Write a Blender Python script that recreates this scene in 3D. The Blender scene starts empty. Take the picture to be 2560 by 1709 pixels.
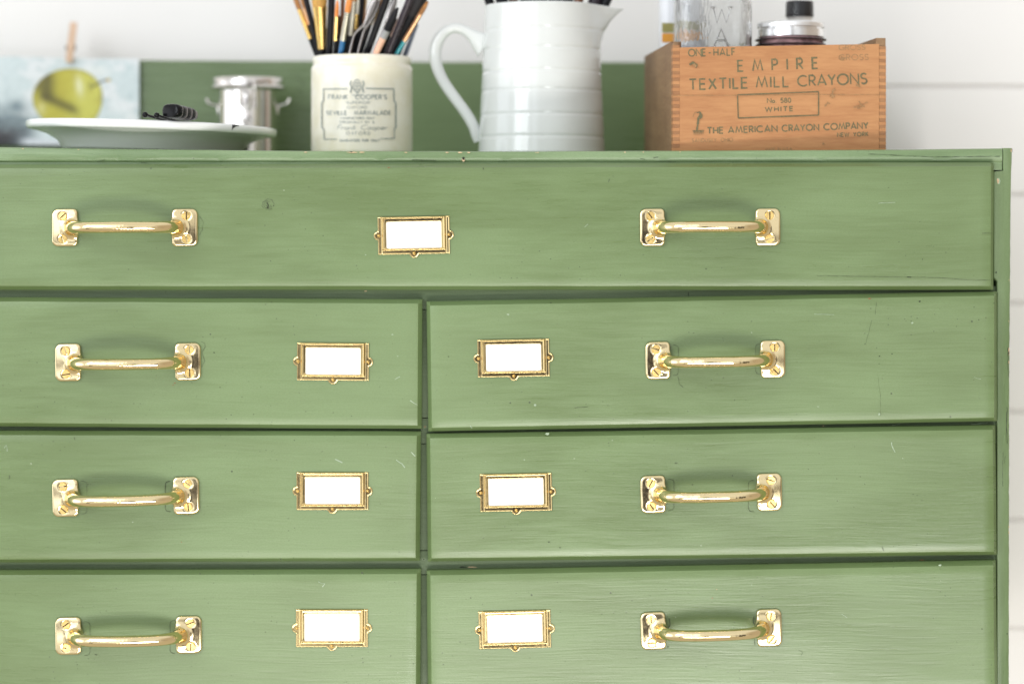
import bpy, bmesh, math, random
import numpy as np
from mathutils import Vector, Matrix, noise

random.seed(7)
sc = bpy.context.scene
COL = sc.collection

# ------------------------------------------------------------------ camera
CAM_Y = -2.0
F = 6000.0            # focal length in photo pixels (2560 wide)
CX, HZ = 1280.0, 570.0
cam_d = bpy.data.cameras.new('camera')
cam = bpy.data.objects.new('camera', cam_d)
COL.objects.link(cam)
cam.location = (0, CAM_Y, 0)
cam.rotation_euler = (math.radians(90), 0, 0)
cam_d.sensor_width = 36.0
cam_d.lens = F / 2560 * 36
cam_d.shift_y = -(854.5 - HZ) / 2560
cam_d.clip_start = 0.05
cam_d.clip_end = 60
cam_d.dof.use_dof = True
cam_d.dof.focus_distance = 1.99
cam_d.dof.aperture_fstop = 2.3
cam_d.dof.aperture_blades = 9
sc.camera = cam

# ------------------------------------------------------------------ view
sc.view_settings.view_transform = 'Standard'
sc.view_settings.look = 'None'
sc.view_settings.gamma = 1
sc.view_settings.use_curve_mapping = False
sc.view_settings.exposure = 0.0
sc.cycles.use_denoising = True
sc.cycles.max_bounces = 10
sc.cycles.transmission_bounces = 10
sc.cycles.caustics_reflective = False
sc.cycles.caustics_refractive = False

# ------------------------------------------------------------------ world: the bright room behind the photographer
wd = bpy.data.worlds.new('World')
sc.world = wd
wd.use_nodes = True
nt = wd.node_tree
nt.nodes.clear()


class NB:
    """small node-tree builder"""
    def __init__(s, tree):
        s.t = tree

    def n(s, typ, **kw):
        nd = s.t.nodes.new(typ)
        for k, v in kw.items():
            setattr(nd, k, v)
        return nd

    def put(s, sock, v):
        if isinstance(v, bpy.types.NodeSocket):
            s.t.links.new(v, sock)
        elif v is not None:
            sock.default_value = v

    def math(s, op, a, b=None, c=None, clamp=False):
        nd = s.n('ShaderNodeMath', operation=op, use_clamp=clamp)
        for i, v in enumerate((a, b, c)):
            if v is not None:
                s.put(nd.inputs[i], v)
        return nd.outputs[0]

    def mix(s, f, a, b, blend='MIX'):
        nd = s.n('ShaderNodeMix', data_type='RGBA', blend_type=blend)
        s.put(nd.inputs[0], f)
        s.put(nd.inputs[6], a if isinstance(a, bpy.types.NodeSocket) else (*a, 1))
        s.put(nd.inputs[7], b if isinstance(b, bpy.types.NodeSocket) else (*b, 1))
        return nd.outputs[2]

    def ramp(s, f, stops):
        nd = s.n('ShaderNodeMapRange', interpolation_type='SMOOTHSTEP')
        s.put(nd.inputs[0], f)
        nd.inputs[1].default_value = stops[0]
        nd.inputs[2].default_value = stops[1]
        nd.inputs[3].default_value = stops[2]
        nd.inputs[4].default_value = stops[3]
        return nd.outputs[0]

    def noise(s, vec, scale, detail=4, rough=.55, dist=0.0, sc3=None, loc=(0, 0, 0), rot=(0, 0, 0)):
        m = s.n('ShaderNodeMapping')
        s.put(m.inputs[0], vec)
        m.inputs['Scale'].default_value = sc3 or (1, 1, 1)
        m.inputs['Location'].default_value = loc
        m.inputs['Rotation'].default_value = rot
        nd = s.n('ShaderNodeTexNoise')
        s.put(nd.inputs['Vector'], m.outputs[0])
        nd.inputs['Scale'].default_value = scale
        nd.inputs['Detail'].default_value = detail
        nd.inputs['Roughness'].default_value = rough
        nd.inputs['Distortion'].default_value = dist
        return nd.outputs[0]


b = NB(nt)
tc = b.n('ShaderNodeTexCoord')
sx = b.n('ShaderNodeSeparateXYZ')
b.put(sx.inputs[0], tc.outputs['Generated'])
dx, dy, dz = sx.outputs
ay = b.math('MAXIMUM', b.math('MULTIPLY', dy, -1.0), 0.02)
U = b.math('DIVIDE', dx, ay)
V = b.math('DIVIDE', dz, ay)
front = b.math('GREATER_THAN', b.math('MULTIPLY', dy, -1.0), 0.02)


def wrect(u0, u1, v0, v1):
    a = b.math('MULTIPLY', b.math('GREATER_THAN', U, u0), b.math('LESS_THAN', U, u1))
    c = b.math('MULTIPLY', b.math('GREATER_THAN', V, v0), b.math('LESS_THAN', V, v1))
    return b.math('MULTIPLY', b.math('MULTIPLY', a, c), front)


def soft(x, e0, e1):
    return b.ramp(x, (e0, e1, 0, 1))


def srect(u0, u1, v0, v1, e=.03):
    a = b.math('MULTIPLY', soft(U, u0 - e, u0 + e), b.math('SUBTRACT', 1.0, soft(U, u1 - e, u1 + e)))
    c = b.math('MULTIPLY', soft(V, v0 - e, v0 + e), b.math('SUBTRACT', 1.0, soft(V, v1 - e, v1 + e)))
    return b.math('MULTIPLY', b.math('MULTIPLY', a, c), front)


side = b.mix(soft(dx, .35, .85), (1.06, 1.06, 1.05), (.62, .53, .44))
col = b.mix(b.ramp(dz, (-.65, -.12, 0, 1)), (.66, .58, .46), side)
col = b.mix(b.ramp(dz, (.38, .80, 0, 1)), col, (.98, .98, .97))
lwin = b.math('MULTIPLY', soft(b.math('MULTIPLY', dx, -1.0), .88, .93), b.math('SUBTRACT', 1.0, soft(b.math('ABSOLUTE', dz), .30, .36)))
col = b.mix(lwin, col, (2.3, 2.35, 2.5))
for u0, w_ in ((-1.55, .34), (-1.14, .34), (-.56, .17), (-.34, .17)):
    for v0, v1 in ((-.20, .22), (.27, .66), (.71, 1.1)):
        col = b.mix(srect(u0, u0 + w_, v0, v1, .012), col, (2.1, 2.2, 2.35))
col = b.mix(b.math('MULTIPLY', srect(-.9, 2.0, -.13, -.045, .03), .8), col, (.20, .17, .14))    # furniture line across the room
col = b.mix(srect(-.075, .045, -1.1, .02, .012), col, (.05, .045, .05))       # the photographer
col = b.mix(srect(-.05, .03, .02, .13, .012), col, (.08, .06, .05))
col = b.mix(srect(.50, .74, -.75, .05, .03), col, (.06, .05, .04))
col = b.mix(srect(-.98, -.80, -.8, -.30, .03), col, (.10, .08, .06))
col = b.mix(srect(.115, .27, -.40, -.17, .05), col, (8.5, 8.8, 8.8))         # low sunlit opening right of the photographer
bg = b.n('ShaderNodeBackground')
b.put(bg.inputs[0], col)
bg.inputs[1].default_value = 0.90
out = b.n('ShaderNodeOutputWorld')
nt.links.new(bg.outputs[0], out.inputs[0])


def area(name, loc, target, size, power, color):
    l = bpy.data.lights.new(name, 'AREA')
    l.shape = 'RECTANGLE'
    l.size, l.size_y = size
    l.energy = power
    l.color = color
    o = bpy.data.objects.new(name, l)
    o.location = loc
    d = Vector(target) - Vector(loc)
    o.rotation_euler = d.to_track_quat('-Z', 'Y').to_euler()
    COL.objects.link(o)
    return o


area('floor_bounce_light', (.05, -1.45, -.88), (0, 0, -.15), (1.2, .26), 16, (1, .97, .90))
area('window_light', (-1.35, -1.55, .78), (.1, .3, .1), (1.0, 1.2), 17, (.93, .97, 1.0))


# ------------------------------------------------------------------ helpers
def W(px, py, Y=0.0):
    """a point of the place at depth Y that stands where the photo shows (px, py)"""
    k = (Y - CAM_Y) / F
    return Vector(((px - CX) * k, Y, (HZ - py) * k))


def mesh_obj(name, verts, faces, mats, parent=None, origin=None, smooth=True, fmat=None, angle=None):
    me = bpy.data.meshes.new(name)
    o0 = Vector(origin) if origin is not None else None
    if o0 is None:
        vs = np.array([tuple(v) for v in verts])
        o0 = Vector((vs.min(0) + vs.max(0)) / 2)
    me.from_pydata([tuple(Vector(v) - o0) for v in verts], [], faces)
    if not isinstance(mats, (list, tuple)):
        mats = [mats]
    for m in mats:
        me.materials.append(m)
    if fmat is not None:
        me.polygons.foreach_set('material_index', fmat)
    me.polygons.foreach_set('use_smooth', [smooth] * len(me.polygons))
    me.validate()
    me.update()
    bm = bmesh.new()
    bm.from_mesh(me)
    bmesh.ops.recalc_face_normals(bm, faces=bm.faces)
    bm.to_mesh(me)
    bm.free()
    if smooth and angle is not None:
        me.set_sharp_from_angle(angle=math.radians(angle))
    o = bpy.data.objects.new(name, me)
    COL.objects.link(o)
    if parent is not None:
        o.parent = parent
        o.location = o0 - world_loc(parent)
    else:
        o.location = o0
    return o


def world_loc(o):
    v = Vector(o.location)
    while o.parent is not None:
        o = o.parent
        v = v + Vector(o.location)
    return v


def empty(name, loc, label, cat, group=None):
    o = bpy.data.objects.new(name, None)
    o.empty_display_size = .02
    o.location = loc
    COL.objects.link(o)
    tag(o, label, cat, group)
    return o


def tag(o, label, cat, group=None):
    o['label'] = label
    o['category'] = cat
    if group:
        o['group'] = group
    return o


class MB:
    """mesh collector"""
    def __init__(s):
        s.v, s.f, s.m = [], [], []

    def add(s, verts, faces, mi=0):
        k = len(s.v)
        s.v += [Vector(v) for v in verts]
        s.f += [tuple(i + k for i in f) for f in faces]
        s.m += [mi] * len(faces)
        return s

    def box(s, x0, x1, y0, y1, z0, z1, mi=0, bev=0.0, mat=None):
        bm = bmesh.new()
        bmesh.ops.create_cube(bm, size=1)
        for v in bm.verts:
            v.co = Vector(((x0 + x1) / 2 + v.co.x * (x1 - x0), (y0 + y1) / 2 + v.co.y * (y1 - y0), (z0 + z1) / 2 + v.co.z * (z1 - z0)))
        if bev > 0:
            bmesh.ops.bevel(bm, geom=list(bm.edges), offset=bev, segments=2, affect='EDGES', profile=.6)
        bm.verts.index_update()
        vs = [v.co.copy() for v in bm.verts]
        if mat is not None:
            vs = [mat @ v for v in vs]
        s.add(vs, [tuple(v.index for v in f.verts) for f in bm.faces], mi)
        bm.free()
        return s

    def lathe(s, prof, n=64, mi=0, mat=None, cap=True, fn=None):
        """prof: list of (r, z)"""
        vs, fs = [], []
        for r, z in prof:
            for i in range(n):
                a = 2 * math.pi * i / n
                p = Vector((r * math.cos(a), r * math.sin(a), z))
                if fn:
                    p = fn(p, a)
                vs.append(mat @ p if mat is not None else p)
        m = len(prof)
        for j in range(m - 1):
            for i in range(n):
                i2 = (i + 1) % n
                fs.append((j * n + i, j * n + i2, (j + 1) * n + i2, (j + 1) * n + i))
        if cap:
            fs.append(tuple(range(n))[::-1])
            fs.append(tuple((m - 1) * n + i for i in range(n)))
        return s.add(vs, fs, mi)

    def tube(s, pts, rad, n=14, mi=0, cap=True, flat=None):
        """pts list of Vectors; rad list; flat: list of (width factor along side axis)"""
        pts = [Vector(p) for p in pts]
        m = len(pts)
        if not isinstance(rad, (list, tuple)):
            rad = [rad] * m
        vs, fs = [], []
        up = None
        for j in range(m):
            t = (pts[min(j + 1, m - 1)] - pts[max(j - 1, 0)]).normalized()
            if up is None:
                up = Vector((0, -1, 0)) if abs(t.y) < .9 else Vector((0, 0, 1))
            up = (up - t * up.dot(t)).normalized()
            sd = t.cross(up).normalized()
            fw = flat[j] if flat else 1.0
            for i in range(n):
                a = 2 * math.pi * i / n
                vs.append(pts[j] + sd * math.cos(a) * rad[j] * fw + up * math.sin(a) * rad[j])
        for j in range(m - 1):
            for i in range(n):
                i2 = (i + 1) % n
                fs.append((j * n + i, j * n + i2, (j + 1) * n + i2, (j + 1) * n + i))
        if cap:
            fs.append(tuple(range(n)))
            fs.append(tuple((m - 1) * n + i for i in range(n)))
        return s.add(vs, fs, mi)

    def ribbon(s, pts, width, mapf, mi=0, jitter=0.0):
        """flat stroke along 2-D pts, mapf((u, v)) -> 3-D"""
        P = [Vector((p[0], p[1])) for p in pts]
        m = len(P)
        if m < 2:
            return s
        vs, fs = [], []
        for j in range(m):
            if j == 0:
                d = (P[1] - P[0]).normalized()
                nrm = Vector((-d.y, d.x))
                k = 1
            elif j == m - 1:
                d = (P[-1] - P[-2]).normalized()
                nrm = Vector((-d.y, d.x))
                k = 1
            else:
                d1 = (P[j] - P[j - 1]).normalized()
                d2 = (P[j + 1] - P[j]).normalized()
                n1, n2 = Vector((-d1.y, d1.x)), Vector((-d2.y, d2.x))
                nrm = n1 + n2
                if nrm.length < 1e-4:
                    nrm = n1
                nrm.normalize()
                k = 1 / max(.5, nrm.dot(n1))
            w = width * (1 + random.uniform(-jitter, jitter)) / 2 * k
            vs += [mapf(P[j] + nrm * w), mapf(P[j] - nrm * w)]
        for j in range(m - 1):
            fs.append((2 * j, 2 * j + 1, 2 * j + 3, 2 * j + 2))
        return s.add(vs, fs, mi)

    def build(s, name, mats, parent=None, origin=None, smooth=True, angle=40):
        return mesh_obj(name, s.v, s.f, mats, parent, origin, smooth, s.m, angle)


def surface_nets(fn, lo, hi, h):
    """mesh of fn = 0 in a box; vertices pulled onto the surface"""
    lo, hi = np.array(lo, float), np.array(hi, float)
    n = np.ceil((hi - lo) / h).astype(int) + 1
    ax = [lo[i] + np.arange(n[i]) * h for i in range(3)]
    X, Y, Z = np.meshgrid(*ax, indexing='ij')
    D = fn(X, Y, Z)
    S = D < 0
    c = np.zeros(tuple(n - 1), int)
    for i in (0, 1):
        for j in (0, 1):
            for k in (0, 1):
                c += S[i:n[0] - 1 + i, j:n[1] - 1 + j, k:n[2] - 1 + k]
    act = (c > 0) & (c < 8)
    idx = -np.ones(act.shape, int)
    cells = np.argwhere(act)
    idx[act] = np.arange(len(cells))
    V = lo + (cells + .5) * h
    e = h * .05
    for it in range(7):
        x, y, z = V.T
        d = fn(x, y, z)
        g = np.stack([fn(x + e, y, z) - fn(x - e, y, z), fn(x, y + e, z) - fn(x, y - e, z), fn(x, y, z + e) - fn(x, y, z - e)], 1) / (2 * e)
        st = (d / np.maximum((g * g).sum(1), .2))[:, None] * g
        ln = np.linalg.norm(st, axis=1)[:, None]
        V = V - st * np.minimum(1, .5 * h / np.maximum(ln, 1e-9))
    faces = []
    for a in range(3):
        b1, b2 = (a + 1) % 3, (a + 2) % 3
        s0 = [slice(None)] * 3
        s1 = [slice(None)] * 3
        s0[a] = slice(0, n[a] - 1)
        s1[a] = slice(1, n[a])
        ch = S[tuple(s0)] != S[tuple(s1)]
        E = np.argwhere(ch)
        ok = (E[:, b1] > 0) & (E[:, b2] > 0) & (E[:, b1] < n[b1] - 1) & (E[:, b2] < n[b2] - 1)
        E = E[ok]
        flip = S[tuple(s0)][tuple(E.T)]
        q = []
        for d1, d2 in ((0, 0), (1, 0), (1, 1), (0, 1)):
            C_ = E.copy()
            C_[:, b1] -= d1
            C_[:, b2] -= d2
            q.append(idx[tuple(C_.T)])
        q = np.stack(q, 1)
        q[~flip] = q[~flip][:, ::-1]
        faces.append(q)
    return V, np.concatenate(faces).tolist()


# ------------------------------------------------------------------ materials
MATS = {}


def new_mat(name):
    m = bpy.data.materials.new(name)
    m.use_nodes = True
    m.node_tree.nodes.clear()
    bb = NB(m.node_tree)
    o = bb.n('ShaderNodeOutputMaterial')
    p = bb.n('ShaderNodeBsdfPrincipled')
    m.node_tree.links.new(p.outputs[0], o.inputs[0])
    return m, bb, p


def bump(bb, p, h, strength, dist):
    nd = bb.n('ShaderNodeBump')
    nd.inputs['Strength'].default_value = strength
    nd.inputs['Distance'].default_value = dist
    bb.put(nd.inputs['Height'], h)
    bb.put(p.inputs['Normal'], nd.outputs[0])


def simple(name, c, rough=.5, metal=0.0, var=.12, nscale=60, bmp=0.0, coat=0.0, ior=1.5, sc3=None):
    if name in MATS:
        return MATS[name]
    m, bb, p = new_mat(name)
    g = bb.n('ShaderNodeTexCoord').outputs['Object']
    n1 = bb.noise(g, nscale, 5, .6, sc3=sc3)
    dark = tuple(x * (1 - var) for x in c)
    lite = tuple(min(1, x * (1 + var)) for x in c)
    bb.put(p.inputs['Base Color'], bb.mix(bb.ramp(n1, (.3, .7, 0, 1)), dark, lite))
    bb.put(p.inputs['Roughness'], bb.ramp(n1, (.2, .8, max(.02, rough * .8), min(1, rough * 1.2))))
    p.inputs['Metallic'].default_value = metal
    p.inputs['IOR'].default_value = ior
    p.inputs['Coat Weight'].default_value = coat
    if bmp:
        bump(bb, p, n1, bmp, .001)
    MATS[name] = m
    return m


def green_paint(name, c1, c2, stroke_axis='x', rough=.30, shade=1.0, seed=0.0, specks=1.0, streak=1.0, spec=.62):
    m, bb, p = new_mat(name)
    geo = bb.n('ShaderNodeNewGeometry').outputs['Position']
    if stroke_axis == 'x':
        s_f, s_m, s_c = (.035, .3, 1), (.10, .3, 1), (.28, .5, 1)
    else:
        s_f, s_m, s_c = (1, .3, .035), (1, .3, .10), (1, .5, .28)
    L = (seed, seed * .7, seed * .3)
    warp = bb.noise(geo, 5.0, 2, .5, loc=L)
    wv = bb.n('ShaderNodeVectorMath', operation='ADD')
    bb.put(wv.inputs[0], geo)
    cmb = bb.n('ShaderNodeCombineXYZ')
    if stroke_axis == 'x':
        bb.put(cmb.inputs[2], bb.math('MULTIPLY', bb.math('SUBTRACT', warp, .5), .014))
    else:
        bb.put(cmb.inputs[0], bb.math('MULTIPLY', bb.math('SUBTRACT', warp, .5), .01))
    bb.put(wv.inputs[1], cmb.outputs[0])
    vec = wv.outputs[0]
    big = bb.noise(geo, 4.2, 3, .5, loc=L, sc3=(.7, 1, 1.2))
    med = bb.noise(vec, 26, 3, .5, sc3=s_c, loc=L)
    fine = bb.noise(vec, 620, 3, .6, sc3=s_f, loc=L)
    stro = bb.noise(vec, 210, 3, .55, sc3=s_m, loc=L)
    f = bb.math('ADD', bb.math('MULTIPLY', big, .55), bb.math('MULTIPLY', med, .45))
    f = bb.math('ADD', f, bb.math('MULTIPLY', bb.math('SUBTRACT', fine, .5), .17 * streak))
    f = bb.math('ADD', f, bb.math('MULTIPLY', bb.math('SUBTRACT', stro, .5), .17 * streak))
    c = bb.mix(bb.ramp(f, (.34, .66, 0, 1)), c1, c2)
    mic = bb.noise(geo, 1500, 2, .6, sc3=(.4, 1, 1) if stroke_axis == 'x' else (1, 1, .4))
    c = bb.mix(bb.ramp(mic, (.35, .65, .0, .22)), c, tuple(x * .8 for x in c1))
    # pale scuffs along the strokes
    sc_m = bb.math('MULTIPLY', bb.ramp(bb.noise(vec, 90, 4, .6, sc3=s_m, loc=(seed + 3, 1, 2)), (.66, .78, 0, 1)), bb.ramp(fine, (.45, .65, 0, 1)))
    c = bb.mix(bb.math('MULTIPLY', sc_m, .40), c, tuple(min(1, x * 1.5 + .05) for x in c2))
    # small dark specks, sparse and clustered
    def speck(scale, thr, rad):
        vo = bb.n('ShaderNodeTexVoronoi')
        bb.put(vo.inputs['Vector'], geo)
        vo.inputs['Scale'].default_value = scale
        sp = bb.n('ShaderNodeSeparateColor')
        bb.put(sp.inputs[0], vo.outputs['Color'])
        keep = bb.math('GREATER_THAN', sp.outputs[0], thr)
        return bb.math('MULTIPLY', bb.ramp(vo.outputs['Distance'], (rad * .5, rad, 1, 0)), keep)
    clus = bb.ramp(bb.noise(geo, 9, 3, .6, loc=(seed, 5, 1)), (.42, .62, 0, 1))
    s1 = bb.math('MULTIPLY', speck(210, .72, .17), clus)
    s2 = speck(60, .86, .065)
    spk = bb.math('MULTIPLY', bb.math('MAXIMUM', bb.math('MULTIPLY', s1, .55), bb.math('MULTIPLY', s2, .8)), specks)
    c = bb.mix(spk, c, tuple(x * .28 for x in c1))
    s3 = bb.math('MULTIPLY', speck(95, .93, .07), specks)
    c = bb.mix(bb.math('MULTIPLY', s3, .5), c, (.42, .50, .36))
    bb.put(p.inputs['Base Color'], c)
    bb.put(p.inputs['Roughness'], bb.ramp(bb.math('ADD', big, bb.math('MULTIPLY', bb.math('SUBTRACT', stro, .5), .5)), (.25, .75, rough * .8, rough * 1.35)))
    p.inputs['Specular IOR Level'].default_value = spec
    h = bb.math('ADD', bb.math('MULTIPLY', fine, .62 * streak), bb.math('MULTIPLY', stro, .42 * streak))
    h = bb.math('ADD', h, bb.math('MULTIPLY', med, 1.0))
    h = bb.math('SUBTRACT', h, bb.math('MULTIPLY', spk, .6))
    h = bb.math('ADD', h, s3)
    bump(bb, p, h, .22, .0008)
    return m


GREEN = green_paint('green_paint', (.124, .180, .066), (.172, .250, .106))
GREEN_V = green_paint('green_paint_stile', (.126, .188, .078), (.188, .268, .130), 'z', seed=4, specks=.7)
GREEN_TOP = green_paint('green_paint_top', (.142, .215, .095), (.222, .312, .160), 'x', seed=9, specks=.8, streak=1.5)
GREEN_RAIL = green_paint('green_paint_rail', (.105, .150, .078), (.152, .205, .118), 'x', seed=2, rough=.42, streak=1.5, specks=.5, spec=.22)
GREEN_BACK = green_paint('green_paint_backboard', (.128, .190, .080), (.180, .255, .120), 'x', seed=13)


def brass(name, c, rough, bsc=18, bs=.12, tarnish=.35):
    m, bb, p = new_mat(name)
    g = bb.n('ShaderNodeTexCoord').outputs['Object']
    oi = bb.n('ShaderNodeObjectInfo')
    va = bb.n('ShaderNodeVectorMath', operation='ADD')
    bb.put(va.inputs[0], g)
    bb.put(va.inputs[1], oi.outputs['Random'])
    g = va.outputs[0]
    n1 = bb.noise(g, 90, 3, .5)
    n2 = bb.noise(g, 240, 4, .7)
    cb = bb.mix(n1, tuple(x * .90 for x in c), c)
    cb = bb.mix(bb.ramp(bb.noise(g, 130, 4, .65), (.60, .72, 0, tarnish)), cb, (c[0] * .62, c[1] * .50, c[2] * .38))
    bb.put(p.inputs['Base Color'], bb.mix(bb.math('MULTIPLY', oi.outputs['Random'], .3), cb, tuple(min(1, x * 1.0) * f_ for x, f_ in zip(c, (.93, .86, .80)))))
    p.inputs['Metallic'].default_value = 1
    bb.put(p.inputs['Roughness'], bb.ramp(n2, (.3, .8, rough, rough * 1.9)))
    bump(bb, p, bb.noise(g, bsc * 6, 2, .5), bs, .0012)
    return m


BRASS = brass('polished_brass', (.93, .78, .465), .08, 8, .008)
BRASS_SCREW = brass('brass_screw', (.86, .62, .24), .24)
BRASS_FRAME = brass('pressed_brass', (.75, .59, .29), .09, 14, .02, .06)
CARD = simple('white_card', (.92, .92, .91), .8, var=.01)
INK_MARK = simple('old_outline_mark', (.070, .095, .045), .7, var=.3, nscale=400)
CRACK = simple('dark_crack', (.02, .025, .015), .9, var=.3, nscale=600)
RAW = simple('bare_wood_chip', (.60, .44, .27), .75, var=.25, nscale=500)
PALE = simple('pale_scuff', (.34, .43, .30), .5, var=.15, nscale=500)
RUST = simple('rust_spot', (.28, .13, .06), .8, var=.3, nscale=700)


# ------------------------------------------------------------------ wall
m, bb, p = new_mat('white_painted_boards')
g = bb.n('ShaderNodeNewGeometry').outputs['Position']
n1 = bb.noise(g, 14, 4, .6, sc3=(.25, 1, 1))
bb.put(p.inputs['Base Color'], bb.mix(n1, (.88, .86, .84), (.905, .885, .87)))
p.inputs['Roughness'].default_value = .55
bump(bb, p, bb.noise(g, 160, 3, .6, sc3=(.1, 1, 1)), .15, .001)
WALLM = m
WY = .42
pitch = 270.4 * (WY - CAM_Y) / F
z0 = W(0, 486, WY).z
prof = []
for k in range(-7, 9):
    z = z0 + k * pitch
    prof += [(WY + .0, z - pitch + .0022), (WY, z - .0022), (WY + .0055, z - .0006), (WY + .0055, z + .0006)]
vs, fs = [], []
for y, z in prof:
    vs += [(-1.5, y, z), (1.5, y, z)]
for j in range(len(prof) - 1):
    fs.append((2 * j, 2 * j + 1, 2 * j + 3, 2 * j + 2))
zt, zb = prof[-1][1], prof[0][1]
k = len(vs)
vs += [(-1.5, WY + .03, zt), (1.5, WY + .03, zt), (-1.5, WY + .03, zb), (1.5, WY + .03, zb)]
fs += [(k - 2, k - 1, k + 1, k), (0, 1, k + 3, k + 2), (k, k + 1, k + 3, k + 2)]
wall = mesh_obj('wall', vs, fs, WALLM, smooth=False)
wall['kind'] = 'structure'

# ------------------------------------------------------------------ cabinet
TOPZ = .0648
YF = .0108          # plane of the face frame
YB = .385           # back of the cabinet
ZBOT = W(0, 1830, YF).z
cab = empty('drawer_cabinet', (0.0, .2, ZBOT), 'large sage green painted wooden cabinet of drawers with brass pulls, against a white boarded wall', 'cabinet')


def lerp(a, b, t):
    return a + (b - a) * t


def top_edge_px(x):
    xs = [-420, 0, 300, 760, 1300, 1560, 2260, 2531]
    ys = [366, 368, 372.5, 377.5, 378.5, 377.5, 374, 370.5]
    return float(np.interp(x, xs, ys))


def wob(x, s=1.0, seed=0):
    return noise.noise(Vector((x * 22, seed * 3.1, 0))) * s + noise.noise(Vector((x * 90, seed * 3.1, 5))) * s * .35


XL = -404
# top panel: a long board, slightly sagging, with softened front edge
mb = MB()
xs = np.linspace(XL + 24, 2505.5, 140)
rows = []
for x in xs:
    zt = W(0, top_edge_px(x), YF).z + wob(x / 2560, .0002, 1)
    X = W(x, 0, YF).x
    zb = W(0, 425.5, YF).z
    zl = W(0, 404, YF).z + wob(x / 2560, .0002, 2)
    rows.append([(X, YB, zb), (X, YF + .0012, zb), (X, YF + .0012, zl - .0006), (X, YF - .0002, zl + .0008), (X, YF - .0006 + wob(x / 800, .0003, 5), lerp(zl, zt, .5)),
                 (X, YF, zt - .0013), (X, YF + .0005, zt - .0004), (X, YF + .0016, zt), (X, YF + .03, TOPZ), (X, YB, TOPZ)])
n = len(rows[0])
vs = [p for r in rows for p in r]
fs = []
for i in range(len(rows) - 1):
    for j in range(n):
        j2 = (j + 1) % n
        fs.append((i * n + j, i * n + j2, (i + 1) * n + j2, (i + 1) * n + j))
fs.append(tuple(range(n)))
fs.append(tuple((len(rows) - 1) * n + j for j in range(n)))
mb.add(vs, fs, 0)


def patch(mb, px, py, w, h, Y, mi, seed=0, n=11):
    """irregular small flake of another colour lying on a front surface, sizes in photo pixels"""
    rnd = random.Random(seed * 77 + int(px) * 13 + int(py))
    pts = []
    for i in range(n):
        a = 2 * math.pi * i / n
        r = rnd.uniform(.55, 1.0)
        pts.append(W(px + math.cos(a) * w / 2 * r, py + math.sin(a) * h / 2 * r, Y))
    mb.add(pts, [tuple(range(n))], mi)


def line_px(mb, pts, wpx, Y, mi, jit=.4, wobble=.5, step=7):
    """thin wobbly mark; pts and widths in photo pixels"""
    out = []
    for (x0, y0), (x1, y1) in zip(pts[:-1], pts[1:]):
        k = max(1, int(math.hypot(x1 - x0, y1 - y0) / step))
        for i in range(k):
            t = i / k
            out.append((lerp(x0, x1, t) + random.uniform(-wobble, wobble), lerp(y0, y1, t) + random.uniform(-wobble, wobble)))
    out.append(pts[-1])
    mb.ribbon(out, wpx * .72, lambda q: W(q[0], q[1], Y), mi, jit)


YT = YF - .0012
for i, (x, w_) in enumerate([(57, 8), (196, 6), (764, 16), (880, 40), (905, 26), (1015, 12), (1118, 12), (1150, 22), (1172, 14), (1345, 5), (1562, 8), (1608, 6), (1700, 5), (1340, 4)]):
    patch(mb, x, top_edge_px(x) + 3.2, w_ * .8, 3.6, YT, 1, i)
patch(mb, 878, 380, 9, 3, YT - .0001, 2, 3)
for seg in [((905, 411), (927, 412)), ((930, 411), (955, 412)), ((700, 404), (718, 404)), ((352, 407), (372, 408)), ((243, 405), (262, 400)), ((1030, 400), (1090, 402)),
            ((1600, 396), (1612, 399)), ((1634, 395), (1645, 393)), ((1650, 403), (1690, 404)), ((2170, 385), (2330, 393)), ((2330, 393), (2500, 391))]:
    line_px(mb, seg, 1.1, YT, 2, .6)
patch(mb, 1158, 399, 11, 12, YT, 1, 9)
patch(mb, 1158.5, 396.5, 9, 8, YT - .0001, 2, 10)
top = mb.build('top_panel', [GREEN_TOP, RAW, CRACK], cab)


def prism(mb, quads, mi=0, bev=0.0):
    """stack of boxes given as (x0, x1, y0, y1, z0, z1)"""
    for q in quads:
        mb.box(*q, mi=mi, bev=bev)


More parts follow.
